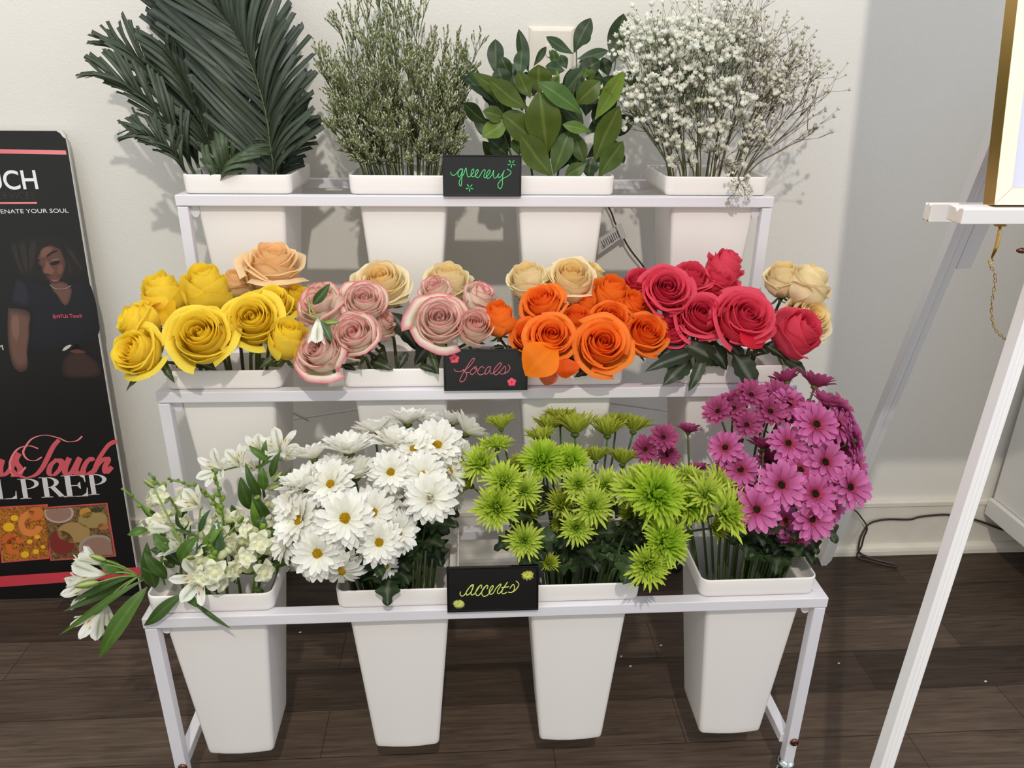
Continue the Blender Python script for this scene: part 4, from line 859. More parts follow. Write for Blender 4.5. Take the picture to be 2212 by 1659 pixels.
def flower(kind, bk, px, py, d, ax, Y, label, cat, group, meshes, cname, nleaf=0, scol=(66, 86, 42)):
    p = at(px, py, Y); cup = ax[1] >= .75 and ax[2] <= .55; axis = face_dir(ax[0], ax[1], ax[2]-(.55 if cup else 0)); D = px_size(d, p)*(1.12 if cup else 1.04)*{'daisy': 1.08, 'chrysanthemum': 1.17}.get(kind, 1.1)
    if cup and kind == 'daisy': meshes = DW[4]
    if cup and kind == 'purple_daisy': meshes = DP[4]
    base = p-axis*D*.08
    bt, pts = stem_pts(bk, base-axis*D*.08, axis, .55, .5)
    root = thing(kind, label, cat, bt, group); R = frame(axis, random.uniform(0, 6))
    if isinstance(meshes, tuple):
        put('ray_petals', meshes[0], root, base, R, D); put('flower_centre', meshes[1], root, base, R, D)
    else: put('petals', meshes, root, base, R, D)
    put('calyx', INV, root, base, R, D*.9)
    build_stem(root, pts, .0028, .0019, scol)
    P = spline(pts, 26)
    for k in range(nleaf):
        i = int(len(P)*random.uniform(.38, .68)); q = P[i]; a = random.uniform(-2.9, -.25); dirv = V((math.cos(a), math.sin(a)*.7, random.uniform(-.3, .5))).normalized()
        nn = V((0, -.4, 1)); nn = (nn-dirv*nn.dot(dirv)).normalized(); L = random.uniform(.04, .07)
        put('leaf', random.choice(LOB), root, q, Matrix((dirv, nn.cross(dirv), nn)).transposed(), L)
    return root
ORD = ['first', 'second', 'third', 'fourth', 'fifth', 'sixth', 'seventh', 'eighth', 'ninth', 'tenth']
def rows_of(L, nrows, names):                         # each flower's place: row from above, then counted from the left
    order = sorted(range(len(L)), key=lambda i: L[i][1]); per = math.ceil(len(L)/nrows); out = {}
    for r in range(nrows):
        grp = sorted(order[r*per:(r+1)*per], key=lambda i: L[i][0])
        for k, i in enumerate(grp):
            pos = 'leftmost' if k == 0 else 'rightmost' if k == len(grp)-1 else ORD[k]+' from left'
            out[i] = '%s in the %s row' % (pos, names[r])
    return out
def look(ax): return 'facing the viewer' if ax[2] >= .8 else ('seen from the side' if ax[2] < .35 else 'tilted upward' if ax[1] > .45 else 'turned aside')
WD = [(744, 1119, 118, (0, .3, 1), -.03, 0), (844, 1019, 88, (.15, .3, 1), .05, 0), (914, 1025, 92, (.1, .3, 1), .05, 0), (929, 1074, 110, (0, .2, 1), .02, 2), (819, 1172, 95, (.1, .2, 1), -.03, 0), (684, 1197, 108, (-.1, .0, 1), -.045, 0), (718, 1152, 92, (-.2, -.1, 1), 0, 0), (806, 1106, 102, (.3, .4, 1), .01, 0), (712, 1044, 102, (-.3, .6, .9), .03, 1), (864, 1149, 92, (.7, .2, .6), 0, 1), (641, 1123, 112, (-.5, .4, .7), 0, 1), (658, 1045, 112, (-.3, .8, .5), .05, 1), (754, 970, 112, (0, .9, .4), .1, 1), (676, 984, 92, (-.2, 1, .2), .11, 1), (809, 929, 92, (-.1, 1, .15), .15, 1), (849, 955, 98, (0, .8, .5), .12, 1), (881, 908, 92, (0, 1, .25), .18, 1), (933, 917, 88, (.1, 1, .25), .19, 1), (977, 911, 78, (.3, 1, .15), .2, 1), (1011, 930, 95, (.6, .8, .15), .17, 1), (945, 958, 112, (.1, .7, .6), .12, 1), (974, 1016, 92, (.7, .5, .4), .09, 1), (1004, 985, 82, (.8, .5, .2), .12, 1), (768, 1022, 104, (0, .8, .5), .07, 1), (893, 967, 88, (0, .7, .6), .1, 1), (734, 1238, 98, (-.1, -.4, .7), -.045, 3), (768, 1207, 84, (.1, -.8, .3), -.02, 3), (647, 1222, 82, (-.4, -.3, .7), -.03, 3), (612, 1172, 84, (-.7, .1, .4), 0, 1), (838, 1225, 58, (.5, -.2, .5), 0, 0), (626, 1086, 92, (-.7, .5, .5), .03, 1), (820, 1071, 92, (0, .6, .7), .06, 1), (864, 1080, 74, (.1, .3, .6), .09, 1), (986, 1075, 60, (.8, .2, .1), .12, 1), (722, 1010, 84, (-.1, .8, .5), .08, 1), (782, 1160, 80, (0, .1, .8), .02, 0), (700, 1100, 92, (-.3, .4, .8), .04, 1), (690, 1145, 84, (-.3, .2, .8), .03, 1)]
rw = rows_of(WD, 5, ('top', 'second', 'third', 'fourth', 'lowest'))
for i, f in enumerate(WD):
    eye = 'white daisy with a double ruffled centre' if f[5] == 2 else ('white daisy with yellow eye' if f[3][2] >= .9 else 'white daisy')
    flower('daisy', (1, 2), f[0], f[1], f[2], f[3], f[4], '%s %s, %s' % (eye, 'facing us' if f[3][2] >= .8 else look(f[3]), rw[i]), 'daisy', 'white daisies', DW[f[5]], 'c', 3 if f[0] > 840 else 1)
GM = [(1082, 921, 58, (-.1, 1, .2), .15, 3), (1073, 964, 64, (0, .9, .4), .12, 0), (1039, 1003, 80, (-.4, .7, .6), .1, 0), (1015, 1048, 58, (-.7, .6, .1), .11, 3), (1088, 1039, 80, (-.2, .7, .7), .06, 0), (1073, 1096, 90, (-.2, .3, 1), .03, 0), (1133, 1060, 70, (.2, .4, .9), .05, 1), (1173, 994, 90, (0, .6, .8), .1, 2), (1233, 997, 74, (.1, .5, .8), .1, 2), (1187, 926, 64, (0, 1, .2), .19, 3), (1242, 929, 84, (0, 1, .25), .17, 3), (1210, 910, 64, (0, 1, .2), .22, 3), (1312, 934, 74, (0, 1, .3), .18, 3), (1369, 926, 68, (.2, 1, .2), .2, 3), (1330, 916, 54, (0, 1, .2), .23, 3), (1287, 991, 58, (0, 1, .15), .15, 3), (1345, 997, 64, (.1, 1, .15), .15, 3), (1249, 1045, 70, (-.1, .5, .8), .06, 1), (1309, 1048, 70, (.1, .5, .9), .06, 1), (1281, 1093, 80, (.1, .3, 1), .03, 1), (1214, 1093, 70, (-.1, .6, .6), .08, 3), (1245, 1140, 70, (0, .2, 1), .02, 1), (1133, 1167, 74, (-.2, .3, 1), 0, 1), (1139, 1105, 54, (.1, .3, .6), .1, 3), (1419, 1069, 118, (.2, .5, .9), 0, 2), (1366, 1054, 84, (-.4, .4, .7), .03, 1), (1494, 1087, 84, (.3, .5, .7), .03, 2), (1527, 1069, 86, (.2, .4, .9), .02, 1), (1571, 1108, 98, (.5, .3, .8), 0, 0), (1437, 1170, 98, (.4, .3, .8), -.03, 2), (1398, 1221, 90, (.1, 0, 1), -.05, 0), (1455, 1036, 70, (.1, .8, .5), .07, 1), (1554, 1045, 80, (.3, .7, .5), .07, 1), (1392, 1021, 60, (0, .9, .4), .08, 1), (1491, 1027, 64, (.1, .9, .4), .08, 1), (1369, 1114, 68, (-.2, .3, .6), .07, 3), (1185, 1216, 42, (.2, .5, .6), .03, 3), (1545, 1140, 58, (.3, .2, .6), .05, 3), (1169, 950, 62, (-.1, .9, .3), .15, 3), (1127, 1012, 64, (-.1, .8, .4), .13, 3), (1405, 1120, 64, (.1, .2, .7), .05, 1), (1460, 1110, 70, (.2, .3, .8), .05, 1), (1300, 1140, 50, (0, .2, .6), .1, 3), (1212, 1130, 44, (-.2, .2, .6), .1, 3)]
rw = rows_of(GM, 6, ('top', 'second', 'third', 'fourth', 'fifth', 'lowest'))
for i, f in enumerate(GM):
    big = 'large lime green chrysanthemum' if f[2] >= 90 else 'small lime green chrysanthemum' if f[2] < 60 else 'lime green chrysanthemum'
    flower('chrysanthemum', (1, 3), f[0], f[1], f[2], f[3], f[4], '%s %s, %s' % (big, look(f[3]), rw[i]), 'chrysanthemum', 'lime green chrysanthemums', MUM[f[5]], 'c', 2 if i % 2 else 1, (70, 92, 42))
PD = [(1549, 887, 62, (-.6, .4, .6), .12, 2), (1585, 880, 56, (-.2, .5, .6), .14, 2), (1614, 916, 66, (-.1, .5, .7), .12, 2), (1580, 861, 56, (-.3, .8, .3), .16, 2), (1624, 851, 66, (0, .5, .7), .15, 2), (1666, 887, 72, (0, .4, .7), .13, 2), (1707, 870, 76, (.1, .5, .8), .14, 0), (1698, 820, 70, (-.1, 1, -.05), .18, 2), (1762, 829, 76, (.3, .8, .2), .17, 2), (1767, 915, 94, (.1, .4, 1), .08, 0), (1786, 873, 80, (.2, .8, .5), .13, 2), (1817, 915, 84, (.5, .4, .7), .1, 0), (1841, 945, 80, (.8, .2, .4), .1, 0), (1817, 877, 66, (.6, .7, .3), .14, 2), (1566, 966, 72, (-.4, .3, .8), .1, 0), (1705, 956, 82, (0, .4, .9), .08, 0), (1649, 963, 68, (0, .9, .2), .12, 2), (1786, 997, 96, (.1, .4, .9), .06, 1), (1600, 1014, 76, (-.3, .3, .8), .08, 0), (1731, 1014, 82, (0, .4, .9), .05, 0), (1690, 1047, 100, (-.05, .35, 1), .02, 1), (1764, 1066, 96, (.05, .35, 1), .02, 0), (1841, 1052, 92, (.25, .2, 1), .03, 1), (1636, 1100, 96, (-.1, .3, 1), 0, 1), (1757, 1122, 90, (.05, .1, 1), 0, 1), (1698, 1124, 66, (-.1, .2, .8), .04, 3), (1806, 1100, 62, (.3, .1, .9), .05, 3), (1858, 1004, 76, (.6, .3, .6), .07, 0), (1855, 952, 66, (.9, .1, .2), .09, 0), (1720, 1169, 70, (-.1, -.4, .6), .03, 3), (1758, 1158, 60, (.2, -.4, .7), .04, 3), (1659, 1134, 46, (-.3, 0, .7), .05, 3), (1662, 997, 60, (0, .5, .5), .12, 2), (1573, 1002, 56, (-.5, 0, .6), .1, 2), (1817, 966, 72, (.3, .5, .6), .1, 0), (1680, 849, 66, (0, .7, .5), .16, 2), (1607, 1037, 56, (-.3, -.1, .6), .1, 2), (1690, 897, 60, (0, .6, .5), .15, 2), (1841, 904, 66, (.8, .5, .2), .13, 0), (1740, 885, 60, (.1, .6, .5), .14, 2), (1815, 1030, 66, (.3, .3, .7), .08, 0)]
rw = rows_of(PD, 6, ('top', 'second', 'third', 'fourth', 'fifth', 'lowest'))
for i, f in enumerate(PD):
    nm = 'large purple daisy with dark eye' if f[2] >= 90 else 'purple daisy with dark eye' if f[3][2] >= .8 else 'purple daisy'
    flower('purple_daisy', (1, 4), f[0], f[1], f[2], f[3], f[4], '%s %s, %s' % (nm, look(f[3]), rw[i]), 'daisy', 'purple daisies', DP[f[5]], 'c', 3 if f[1] > 1010 else 0, (78, 98, 56))
for (x, y, d, ax, Y, lb) in ((1434, 944, 60, (0, .4, .9), .17, 'small purple daisy with spread petals above the lime green flowers'), (1394, 970, 60, (-.2, .3, .8), .17, 'small purple daisy leftmost of the few above the lime green flowers'), (1487, 930, 54, (.1, 1, .3), .18, 'small purple daisy on a bare stem right of the few above the lime green flowers'), (1442, 984, 54, (.1, 0, .6), .17, 'small purple daisy hanging under the spread one above the lime green flowers'), (1508, 1014, 50, (0, .8, .3), .14, 'small purple daisy half sunk behind the lime green flowers')):
    flower('purple_daisy', (1, 4), x, y, d, ax, Y, lb, 'daisy', 'purple daisies', DP[2], 'c', 0, (78, 98, 56))
# ------------------------------------------------------------------ palm fronds
def frond(label, pts, nlf, L0, ang, nrm, col, seed, s0=.12, lefts=1.0, rights=1.0, wd=.0122, droop=.25):
    rr = random.Random(seed); bk = (3, 1); t, j = bk
    pts = [at(*p) for p in pts]; root = thing('palm_frond', label, 'palm frond', T(3, BX[bk]+.0, .1, -.25), 'palm fronds on the top tier')
    P = spline([T(3, BX[bk], .1, -.25)]+pts, 60); P2 = spline(pts, 60); n = len(P2)
    b = MB(); b.col = lin((70, 82, 46)); b.tube(P, [.0042-.0034*i/(len(P)-1) for i in range(len(P))], 6); b.build('midrib', M_STEM, root)
    b = MB(); N0 = V(nrm).normalized()
    for i in range(nlf):
        s = s0+(1-s0)*(i/(nlf-1)); k = min(n-2, int(s*(n-1))); p = P2[k]; tg = (P2[k+1]-P2[max(0, k-1)]).normalized(); side = tg.cross(N0).normalized()
        for sg, amt in ((-1, lefts), (1, rights)):
            if amt <= 0: continue
            L = L0*amt*(.55+.45*math.sin(PI*min(1, .18+s*.72)))*rr.uniform(.85, 1.08); a = ang*(1-.45*s)*rr.uniform(.9, 1.1)
            d = (tg*math.cos(a)+side*sg*math.sin(a)+N0*rr.uniform(.02, .16)).normalized(); w_ = wd*rr.uniform(.75, 1.15); nn = (N0*.9+side*sg*rr.uniform(-.6, .1)); nn = (nn-d*nn.dot(d)).normalized(); sd = d.cross(nn)
            dr = droop*rr.uniform(.3, 1.2); c0 = mix(lin(col), lin((46, 60, 31)), rr.uniform(0, .5)); up = side*sg
            cut = rr.uniform(-.4, .4)
            def fn(u, v):
                q = p+d*(L*v*(1+cut*u*.05*(v > .9)))+tg*(L*dr*.35*v*v)-V((0, 0, 1))*(L*dr*.12*v**2)+nn*(.02*math.sin(PI*v))
                ww = w_*(.35+.65*math.sin(min(1, v*2.2+.1)*PI/2))*(1-.22*max(0, v-.6))
                return q+sd*(u*ww*.5)+nn*(-(1-abs(u))*ww*.10)
            b.grid(fn, 2, 8, lambda u, v: mix(c0, (1, 1, .9), .05) if abs(u) < .3 else c0)
    b.build('leaflets', M_LEAF, root)
PC, PC2 = (34, 46, 31), (38, 50, 28)
frond('large palm frond with a clear midrib, frontmost of the palm bunch', [(590, 385, .53), (586, 330, .53), (572, 235, .54), (540, 135, .56), (500, 60, .585), (468, 10, .6)], 44, .215, .85, (-.12, -1, .25), PC, 1, .02, 1.0, .72)
frond('palm frond with blunt leaf tips, upper left behind the large frond', [(520, 385, .60), (505, 300, .61), (480, 200, .63), (450, 110, .65), (420, 40, .67)], 26, .20, .8, (.1, -1, .2), PC, 2, .08, .9, .9)
frond('palm frond leaning upright behind the large frond', [(560, 385, .64), (560, 280, .66), (550, 160, .68), (530, 50, .70), (515, -10, .715)], 26, .20, .75, (0, -1, .15), PC, 3, .1, .85, .95)
frond('slim palm frond bending far to the left of the bucket', [(425, 385, .55), (398, 330, .545), (352, 265, .54), (300, 212, .535), (262, 190, .535)], 30, .125, .46, (.3, -.8, .6), PC2, 4, .1, .8, .9, .0072)
frond('slim palm frond in the left part, above the far left one', [(440, 385, .60), (410, 310, .60), (370, 230, .61), (320, 160, .615), (290, 135, .62)], 30, .135, .46, (.3, -.9, .5), PC2, 5, .1, .9, .9, .0078)
frond('short palm frond at the left edge of the rim', [(410, 388, .52), (385, 350, .51), (350, 318, .505), (320, 305, .5)], 20, .09, .5, (.2, -.9, .6), PC2, 6, .15, .8, .9, .007)
frond('palm frond crossing the middle gap between the left and right fronds', [(480, 385, .57), (450, 300, .575), (420, 220, .59), (385, 150, .60)], 22, .15, .6, (.2, -1, .3), PC2, 7, .1, .9, .9, .010)
frond('palm frond with short cut leaves just above the front rim', [(470, 400, .50), (480, 372, .505), (500, 345, .515), (530, 320, .53)], 16, .075, .9, (-.1, -1, .3), (58, 76, 42), 8, .05, 1, 1, .010)
frond('palm frond fanned low at the right side of the bucket', [(600, 392, .58), (622, 350, .59), (640, 315, .60), (655, 285, .61)], 14, .12, .6, (-.2, -1, .2), PC, 9, .05, .9, .6, .012)

# ------------------------------------------------------------------ limonium sprigs
LIMG = 'limonium sprigs in the second top bucket'; LIML = 'thin green limonium sprig with tiny pale flowers in the second top bucket'
rl = random.Random(5)
def limonium(px, py, Y, bx, low):
    bk = (3, 2); tip = at(px, py, Y); r = T(3, BX[bk]+bx, rl.uniform(.05, .18), .02); bt = T(3, BX[bk]+bx*.4, .1, -.22)
    root = thing('limonium_sprig', LIML, 'greenery sprig', bt, LIMG)
    main = spline([bt, r, r.lerp(tip, .5)+V((0, 0, (tip-r).length*.06)), tip], 24); b = MB(); fl = MB()
    cs = mix(lin((84, 100, 56)), lin((112, 112, 62)), rl.random()); b.col = cs
    b.tube(main, [.0016-.0010*i/(len(main)-1) for i in range(len(main))], 4)
    L = (tip-r).length
    def spike(p, d, ln):
        for q in range(6):
            c = p+d*(ln*q/5); fl.col = mix(lin((116, 130, 72)), lin((222, 222, 184)), rl.random()**1.7)
            if rl.random() < .12: fl.col = lin((242, 240, 226))
            e = (d+V((rl.uniform(-.7, .7), rl.uniform(-.7, .7), rl.uniform(-.1, .5)))).normalized(); M = frame(e)
            fl.ball(c+e*.0025, .0015, 4, 3, 2.2, M)
    ax = (tip-r).normalized()
    for k in range(rl.randint(10, 15)):
        s = rl.uniform(.30, .97); p = main[8+int(s*(len(main)-9))]; a = rl.uniform(0, 6.28); o = ax.orthogonal().normalized(); o = Matrix.Rotation(a, 3, ax) @ o
        ln = L*rl.uniform(.14, .30)*(1.1-.5*s); d = (ax*.9+o*rl.uniform(.2, .5)+V((0, 0, .2))).normalized(); q = p+d*ln
        b.tube([p, p+d*ln*.5+V((0, 0, ln*.02)), q], [.0010, .0008, .0005], 3); spike(q-d*.008, d, .018)
        for m in range(rl.randint(1, 3)):
            d2 = (d+o*rl.uniform(-.7, .7)+V((rl.uniform(-.4, .4), rl.uniform(-.3, .3), .25))).normalized(); p2 = p+d*ln*rl.uniform(.35, .8); l2 = ln*rl.uniform(.35, .7)
            b.tube([p2, p2+d2*l2], [.0007, .0005], 3); spike(p2+d2*l2*.75, d2, .016)
    spike(tip-ax*.012, ax, .02)
    b.build('stem', M_STEM, root); tag(fl.build('tiny_flowers', M_ATTR, root), kind='stuff')
tips = [(694, 128, .55), (720, 150, .6), (735, 60, .64), (758, 30, .66), (790, -5, .66), (815, -30, .67), (845, -40, .68), (875, -10, .68), (905, 25, .67), (900, 60, .62), (935, 90, .62), (960, 95, .64), (985, 105, .62), (1010, 110, .61), (1025, 120, .58), (1000, 150, .55), (960, 150, .55), (920, 140, .56), (880, 110, .58), (850, 70, .6), (820, 90, .6), (790, 100, .58), (760, 140, .58), (740, 190, .55), (715, 230, .53), (712, 275, .52), (770, 200, .53), (800, 170, .54), (840, 160, .54), (880, 190, .53), (930, 200, .53), (970, 210, .53), (1000, 200, .55), (760, 270, .51), (800, 250, .51), (840, 240, .51), (890, 245, .51), (935, 260, .51), (980, 270, .53), (770, 310, .505), (820, 300, .505), (870, 290, .505), (910, 310, .505), (840, 340, .50), (760, 345, .50), (885, 350, .5), (800, 350, .5), (705, 170, .57), (1012, 165, .6), (990, 140, .66), (830, 20, .7), (775, 80, .68), (930, 345, .5), (950, 320, .51)]
for _k in range(26): tips.append((rl.uniform(725, 1000), rl.uniform(130, 330), rl.uniform(.5, .6)))
for (x, y, Y) in tips:
    cxp = 856; limonium(x, y, Y, max(-.08, min(.08, (x-cxp)/1080*.62)), 0)

# ------------------------------------------------------------------ baby's breath
GYG = "baby's breath sprigs in the right top bucket"
rg = random.Random(8)
def blossom(mb, c, r, ax, white):
    M = frame(ax, rg.uniform(0, 6)); base = mix(lin((226, 222, 200)), lin((250, 249, 240)), white)
    for k in range(7):
        a = 2*PI*k/7+rg.uniform(-.3, .3); d = M @ V((math.cos(a), math.sin(a), .35+.4*(k % 2))); s = M @ V((-math.sin(a), math.cos(a), 0)); mb.col = tuple(q*rg.uniform(.9, 1.0) for q in base)
        u = M @ V((0, 0, 1)); mb.add([c, c+d*r*.6+s*r*.5, c+d*r*1.0+u*r*.45+s*r*.2, c+d*r*1.0+u*r*.45-s*r*.2, c+d*r*.6-s*r*.5], [(0, 1, 2, 3, 4)])
    mb.col = base; mb.ball(c+(M @ V((0, 0, .35)))*r, r*.68, 7, 5)
def gyp(px, py, Y, bx, spread, nb, white, brown, size=.0050, label=None, by=.1, hang=None):
    bk = (3, 4); top = at(px, py, Y); r = T(3, BX[bk]+bx, by, .02) if hang is None else hang; bt = T(3, BX[bk]+bx*.4, .1, -.2)
    root = thing('babys_breath_sprig', label or "thin branching sprig of white baby's breath in the right top bucket", "baby's breath", bt, GYG if not label else None)
    nb = int(nb*2.0); b = MB(); f = MB(); ax = (top-r).normalized(); L = (top-r).length
    mid = r.lerp(top, .45)+V((0, 0, L*.05)) if hang is None else r.lerp(top, .4)+V((0, -.012, .012))
    main = spline([bt, r, mid, r.lerp(top, .72)], 18); cs = mix(lin((92, 104, 58)), lin((110, 84, 58)), brown); b.col = cs
    b.tube(main, [.0019-.0010*i/(len(main)-1) for i in range(len(main))], 5)
    def branch(p, d, ln, dep, rad):
        q = p+d*ln+V((0, 0, ln*.05)); b.tube([p, p+d*ln*.5, q], [rad, rad*.85, rad*.7], 3)
        if dep == 0 or len_[0] <= 0:
            s = size*rg.uniform(.55, 1.15); len_[0] -= 1
            if rg.random() < .14: f.col = lin((150, 150, 104)); f.ball(q, .0017, 5, 3, 1.3)
            else: blossom(f, q, s, (d+face_dir(0, .4, .9)*1.2).normalized(), min(1, max(0, white+rg.uniform(-.35, .25))))
            return
        for k in range(3 if rg.random() < .55 else 2):
            d2 = (d*.9+V((rg.uniform(-1, 1), rg.uniform(-1, 1), rg.uniform(-.6, 1))).normalized()*.62).normalized(); branch(q, d2, ln*rg.uniform(.55, .85), dep-1, rad*.7)
    len_ = [nb]
    while len_[0] > 0:
        i = rg.randint(int(len(main)*.55), len(main)-1); p = main[i]
        tgt = top+V((rg.uniform(-1, 1)*spread, rg.uniform(-.8, .8)*spread, rg.uniform(-1, 1)*spread)); d = (tgt-p); l = d.length
        branch(p, d.normalized(), l*.5, 2, .0009)
    b.build('stem', M_STEM, root); tag(f.build('tiny_blossoms', M_ATTR, root), kind='stuff'); return root
for (x, y, Y, w_, br, nb, sp) in [(1372, 95, .56, .9, 0, 34, .05), (1420, 80, .58, 1, 0, 40, .05), (1470, 62, .6, 1, 0, 40, .05), (1520, 75, .6, 1, 0, 42, .055), (1560, 100, .58, 1, 0, 36, .05), (1400, 140, .54, .95, 0, 40, .05), (1450, 130, .54, 1, 0, 44, .05), (1505, 140, .54, 1, 0, 44, .05), (1550, 165, .55, .95, 0, 36, .05), (1360, 190, .53, .9, 0, 32, .045), (1405, 205, .52, .9, .1, 38, .05), (1455, 200, .52, .95, .1, 40, .05), (1510, 210, .52, .9, .1, 38, .05), (1375, 240, .52, .8, .3, 26, .04), (1560, 225, .52, .8, .2, 30, .045), (1440, 250, .51, .7, .4, 26, .045), (1500, 270, .51, .7, .5, 26, .05), (1560, 280, .51, .7, .5, 24, .05),
    (1600, 55, .66, .6, .6, 34, .05), (1645, 70, .68, .6, .7, 34, .05), (1590, 25, .68, .6, .6, 24, .035), (1690, 95, .66, .55, .7, 34, .05), (1630, 120, .64, .5, .8, 34, .055), (1680, 150, .62, .5, .8, 34, .055), (1725, 130, .62, .5, .8, 28, .05), (1610, 190, .58, .6, .7, 30, .05), (1660, 215, .57, .6, .7, 30, .05), (1720, 200, .58, .5, .8, 24, .045), (1640, 280, .54, .6, .5, 26, .05), (1480, 320, .505, .6, .6, 20, .045), (1560, 330, .505, .6, .5, 18, .045), (1620, 325, .53, .6, .4, 16, .04), (1430, 300, .51, .6, .7, 16, .04)]:
    gyp(x, y, Y, max(-.08, min(.08, (x-1552)/1080*.55)), sp, nb, w_, br, .0063 if x < 1585 else .0050, None, max(.04, min(.18, .1+(Y-.58)*.6)))
gyp(1800, 145, .62, .08, .042, 15, .5, .8,   .0050, "baby's breath sprig reaching furthest right into the air")
gyp(1790, 265, .56, .085, .03, 12, .6, .9,   .0050, "bent brown baby's breath sprig drooping low at the right of the bunch")
gyp(1760, 235, .58, .08, .04, 14, .5, .8, .0046, "loose baby's breath sprig between the far right sprig and the drooping one")
gyp(1598, 415, .448, .03, .030, 22,   .7, .3, .0042, "small baby's breath sprig hanging over the front of the rim", .02, T(3, .482+.04, .035, .030))

# ------------------------------------------------------------------ broad green leaf branches
RUS = []
for i, (bx, by, tx, ty, TY, lb) in enumerate(((1185, 384, 1165, 200, .53, 'leafy branch with the broad upright leaf in front middle'), (1120, 384, 1060, 250, .54, 'leafy branch spreading pale green leaves to the left'), (1150, 380, 1120, 130, .62, 'leafy branch with an upright narrow leaf at the back left'), (1205, 378, 1250, 160, .56, 'leafy branch whose long glossy leaf points left over the middle'), (1245, 378, 1245, 105, .66, 'tall leafy branch in front of the power outlet'), (1280, 380, 1310, 260, .53, 'leafy branch with bright leaves at the right edge'), (1300, 376, 1330, 130, .68, "leafy branch rising behind the baby's breath"), (1100, 378, 1040, 190, .60, 'leafy branch reaching into the limonium on the left'))):
    bk = (3, 3); bs = at(bx, by, .52+.02*(i % 4)); tp_ = at(tx, ty, TY); bt = T(3, BX[bk], .1, -.2)
    root = thing('leafy_branch', 'green '+lb, 'greenery branch', bt, 'leafy branches on the top tier')
    build_stem(root, [bt, bs, bs.lerp(tp_, .55)+V((0, .0, .02)), tp_], .0030, .0014, (74, 92, 44)); RUS.append(root)
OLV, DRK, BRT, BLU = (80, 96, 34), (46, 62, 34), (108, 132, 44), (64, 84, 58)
LV = [(0, 765, 1250, 700, 740, 225, OLV, .515, .5), (1, 600, 890, 290, 650, 135, OLV, .52, .5), (1, 610, 880, 150, 590, 105, OLV, .54, .53), (3, 1050, 930, 690, 668, 130, (76, 106, 48), .505, .495), (0, 720, 1190, 400, 925, 150, OLV, .51, .5), (0, 805, 1440, 545, 1095, 170, OLV, .505, .49), (0, 815, 1420, 945, 1060, 135, (74, 94, 44), .505, .515), (5, 1140, 1315, 1352, 860, 150, OLV, .51, .5), (5, 1150, 975, 1388, 578, 115, BRT, .53, .51), (3, 990, 850, 1195, 660, 135, OLV, .53, .52), (1, 625, 800, 520, 575, 95, OLV, .53, .53), (0, 700, 760, 690, 525, 165, OLV, .55, .55), (2, 350, 620, 340, 312, 105, DRK, .6, .63), (2, 610, 590, 530, 235, 80, DRK, .6, .62), (2, 540, 620, 556, 400, 95, BLU, .59, .6), (4, 650, 540, 755, 378, 46, DRK, .62, .64), (4, 845, 545, 800, 402, 60, (66, 90, 40), .6, .6), (4, 975, 440, 752, 298, 72, BLU, .64, .63), (4, 980, 430, 1118, 145, 105, DRK, .65, .66), (4, 1010, 380, 1105, 235, 85, (84, 116, 50), .67, .68), (4, 1005, 480, 1260, 412, 72, BLU, .64, .62), (4, 1020, 510, 1190, 425, 66, BLU, .65, .65), (6, 1290, 520, 1385, 108, 135, DRK, .69, .7), (7, 330, 840, -5, 505, 70, BLU, .57, .56), (7, 300, 830, 95, 465, 54, BLU, .59, .6), (7, 275, 1010, 78, 838, 100, DRK, .55, .52), (1, 445, 975, 232, 1118, 125, (96, 118, 42), .51, .485), (1, 430, 970, 238, 905, 100, (80, 98, 40), .52, .5), (0, 620, 950, 400, 925, 66, OLV, .52, .51), (5, 1085, 1325, 905, 1445, 95, (76, 94, 42), .5, .485), (5, 1095, 1450, 1122, 1285, 110, DRK, .505, .51), (5, 1180, 1440, 1380, 1150, 135, (78, 98, 42), .505, .495), (5, 1340, 1230, 1385, 1330, 52, DRK, .51, .5), (1, 445, 1280, 285, 1130, 115, DRK, .53, .52), (0, 530, 1265, 530, 1105, 105, (72, 92, 40), .515, .51), (4, 905, 575, 748, 540, 84, BLU, .6, .59), (4, 1000, 620, 1195, 490, 115, DRK, .62, .62), (4, 1230, 650, 1048, 578, 95, DRK, .62, .61), (5, 1105, 850, 1350, 620, 135, DRK, .56, .56), (3, 1115, 1075, 885, 1012, 76, (92, 120, 46), .505, .5), (3, 970, 1060, 1062, 1325, 100, (70, 88, 40), .52, .51), (3, 880, 870, 1060, 1010, 105, DRK, .53, .53), (2, 470, 640, 380, 455, 80, DRK, .6, .6), (6, 1260, 620, 1215, 465, 90, DRK, .66, .67), (4, 920, 560, 870, 445, 62, BLU, .63, .63), (3, 830, 620, 862, 612, 60, BRT, .55, .55), (3, 860, 700, 790, 640, 80, OLV, .54, .54), (5, 1060, 640, 1085, 550, 60, (84, 110, 50), .55, .55), (5, 1130, 660, 1110, 560, 50, (92, 112, 52), .56, .55), (0, 900, 1250, 860, 900, 150, DRK, .55, .56), (5, 1240, 1100, 1190, 800, 140, DRK, .56, .57), (1, 440, 1150, 380, 800, 130, DRK, .56, .57), (7, 400, 900, 230, 640, 120, DRK, .58, .58), (6, 1250, 1000, 1240, 700, 140, DRK, .6, .6), (2, 560, 900, 480, 600, 120, DRK, .6, .6), (4, 980, 800, 950, 560, 120, DRK, .62, .62), (0, 640, 1300, 600, 1000, 130, DRK, .55, .55), (5, 980, 1430, 1000, 1150, 120, DRK, .54, .54), (3, 880, 1300, 800, 1050, 120, DRK, .56, .56)]
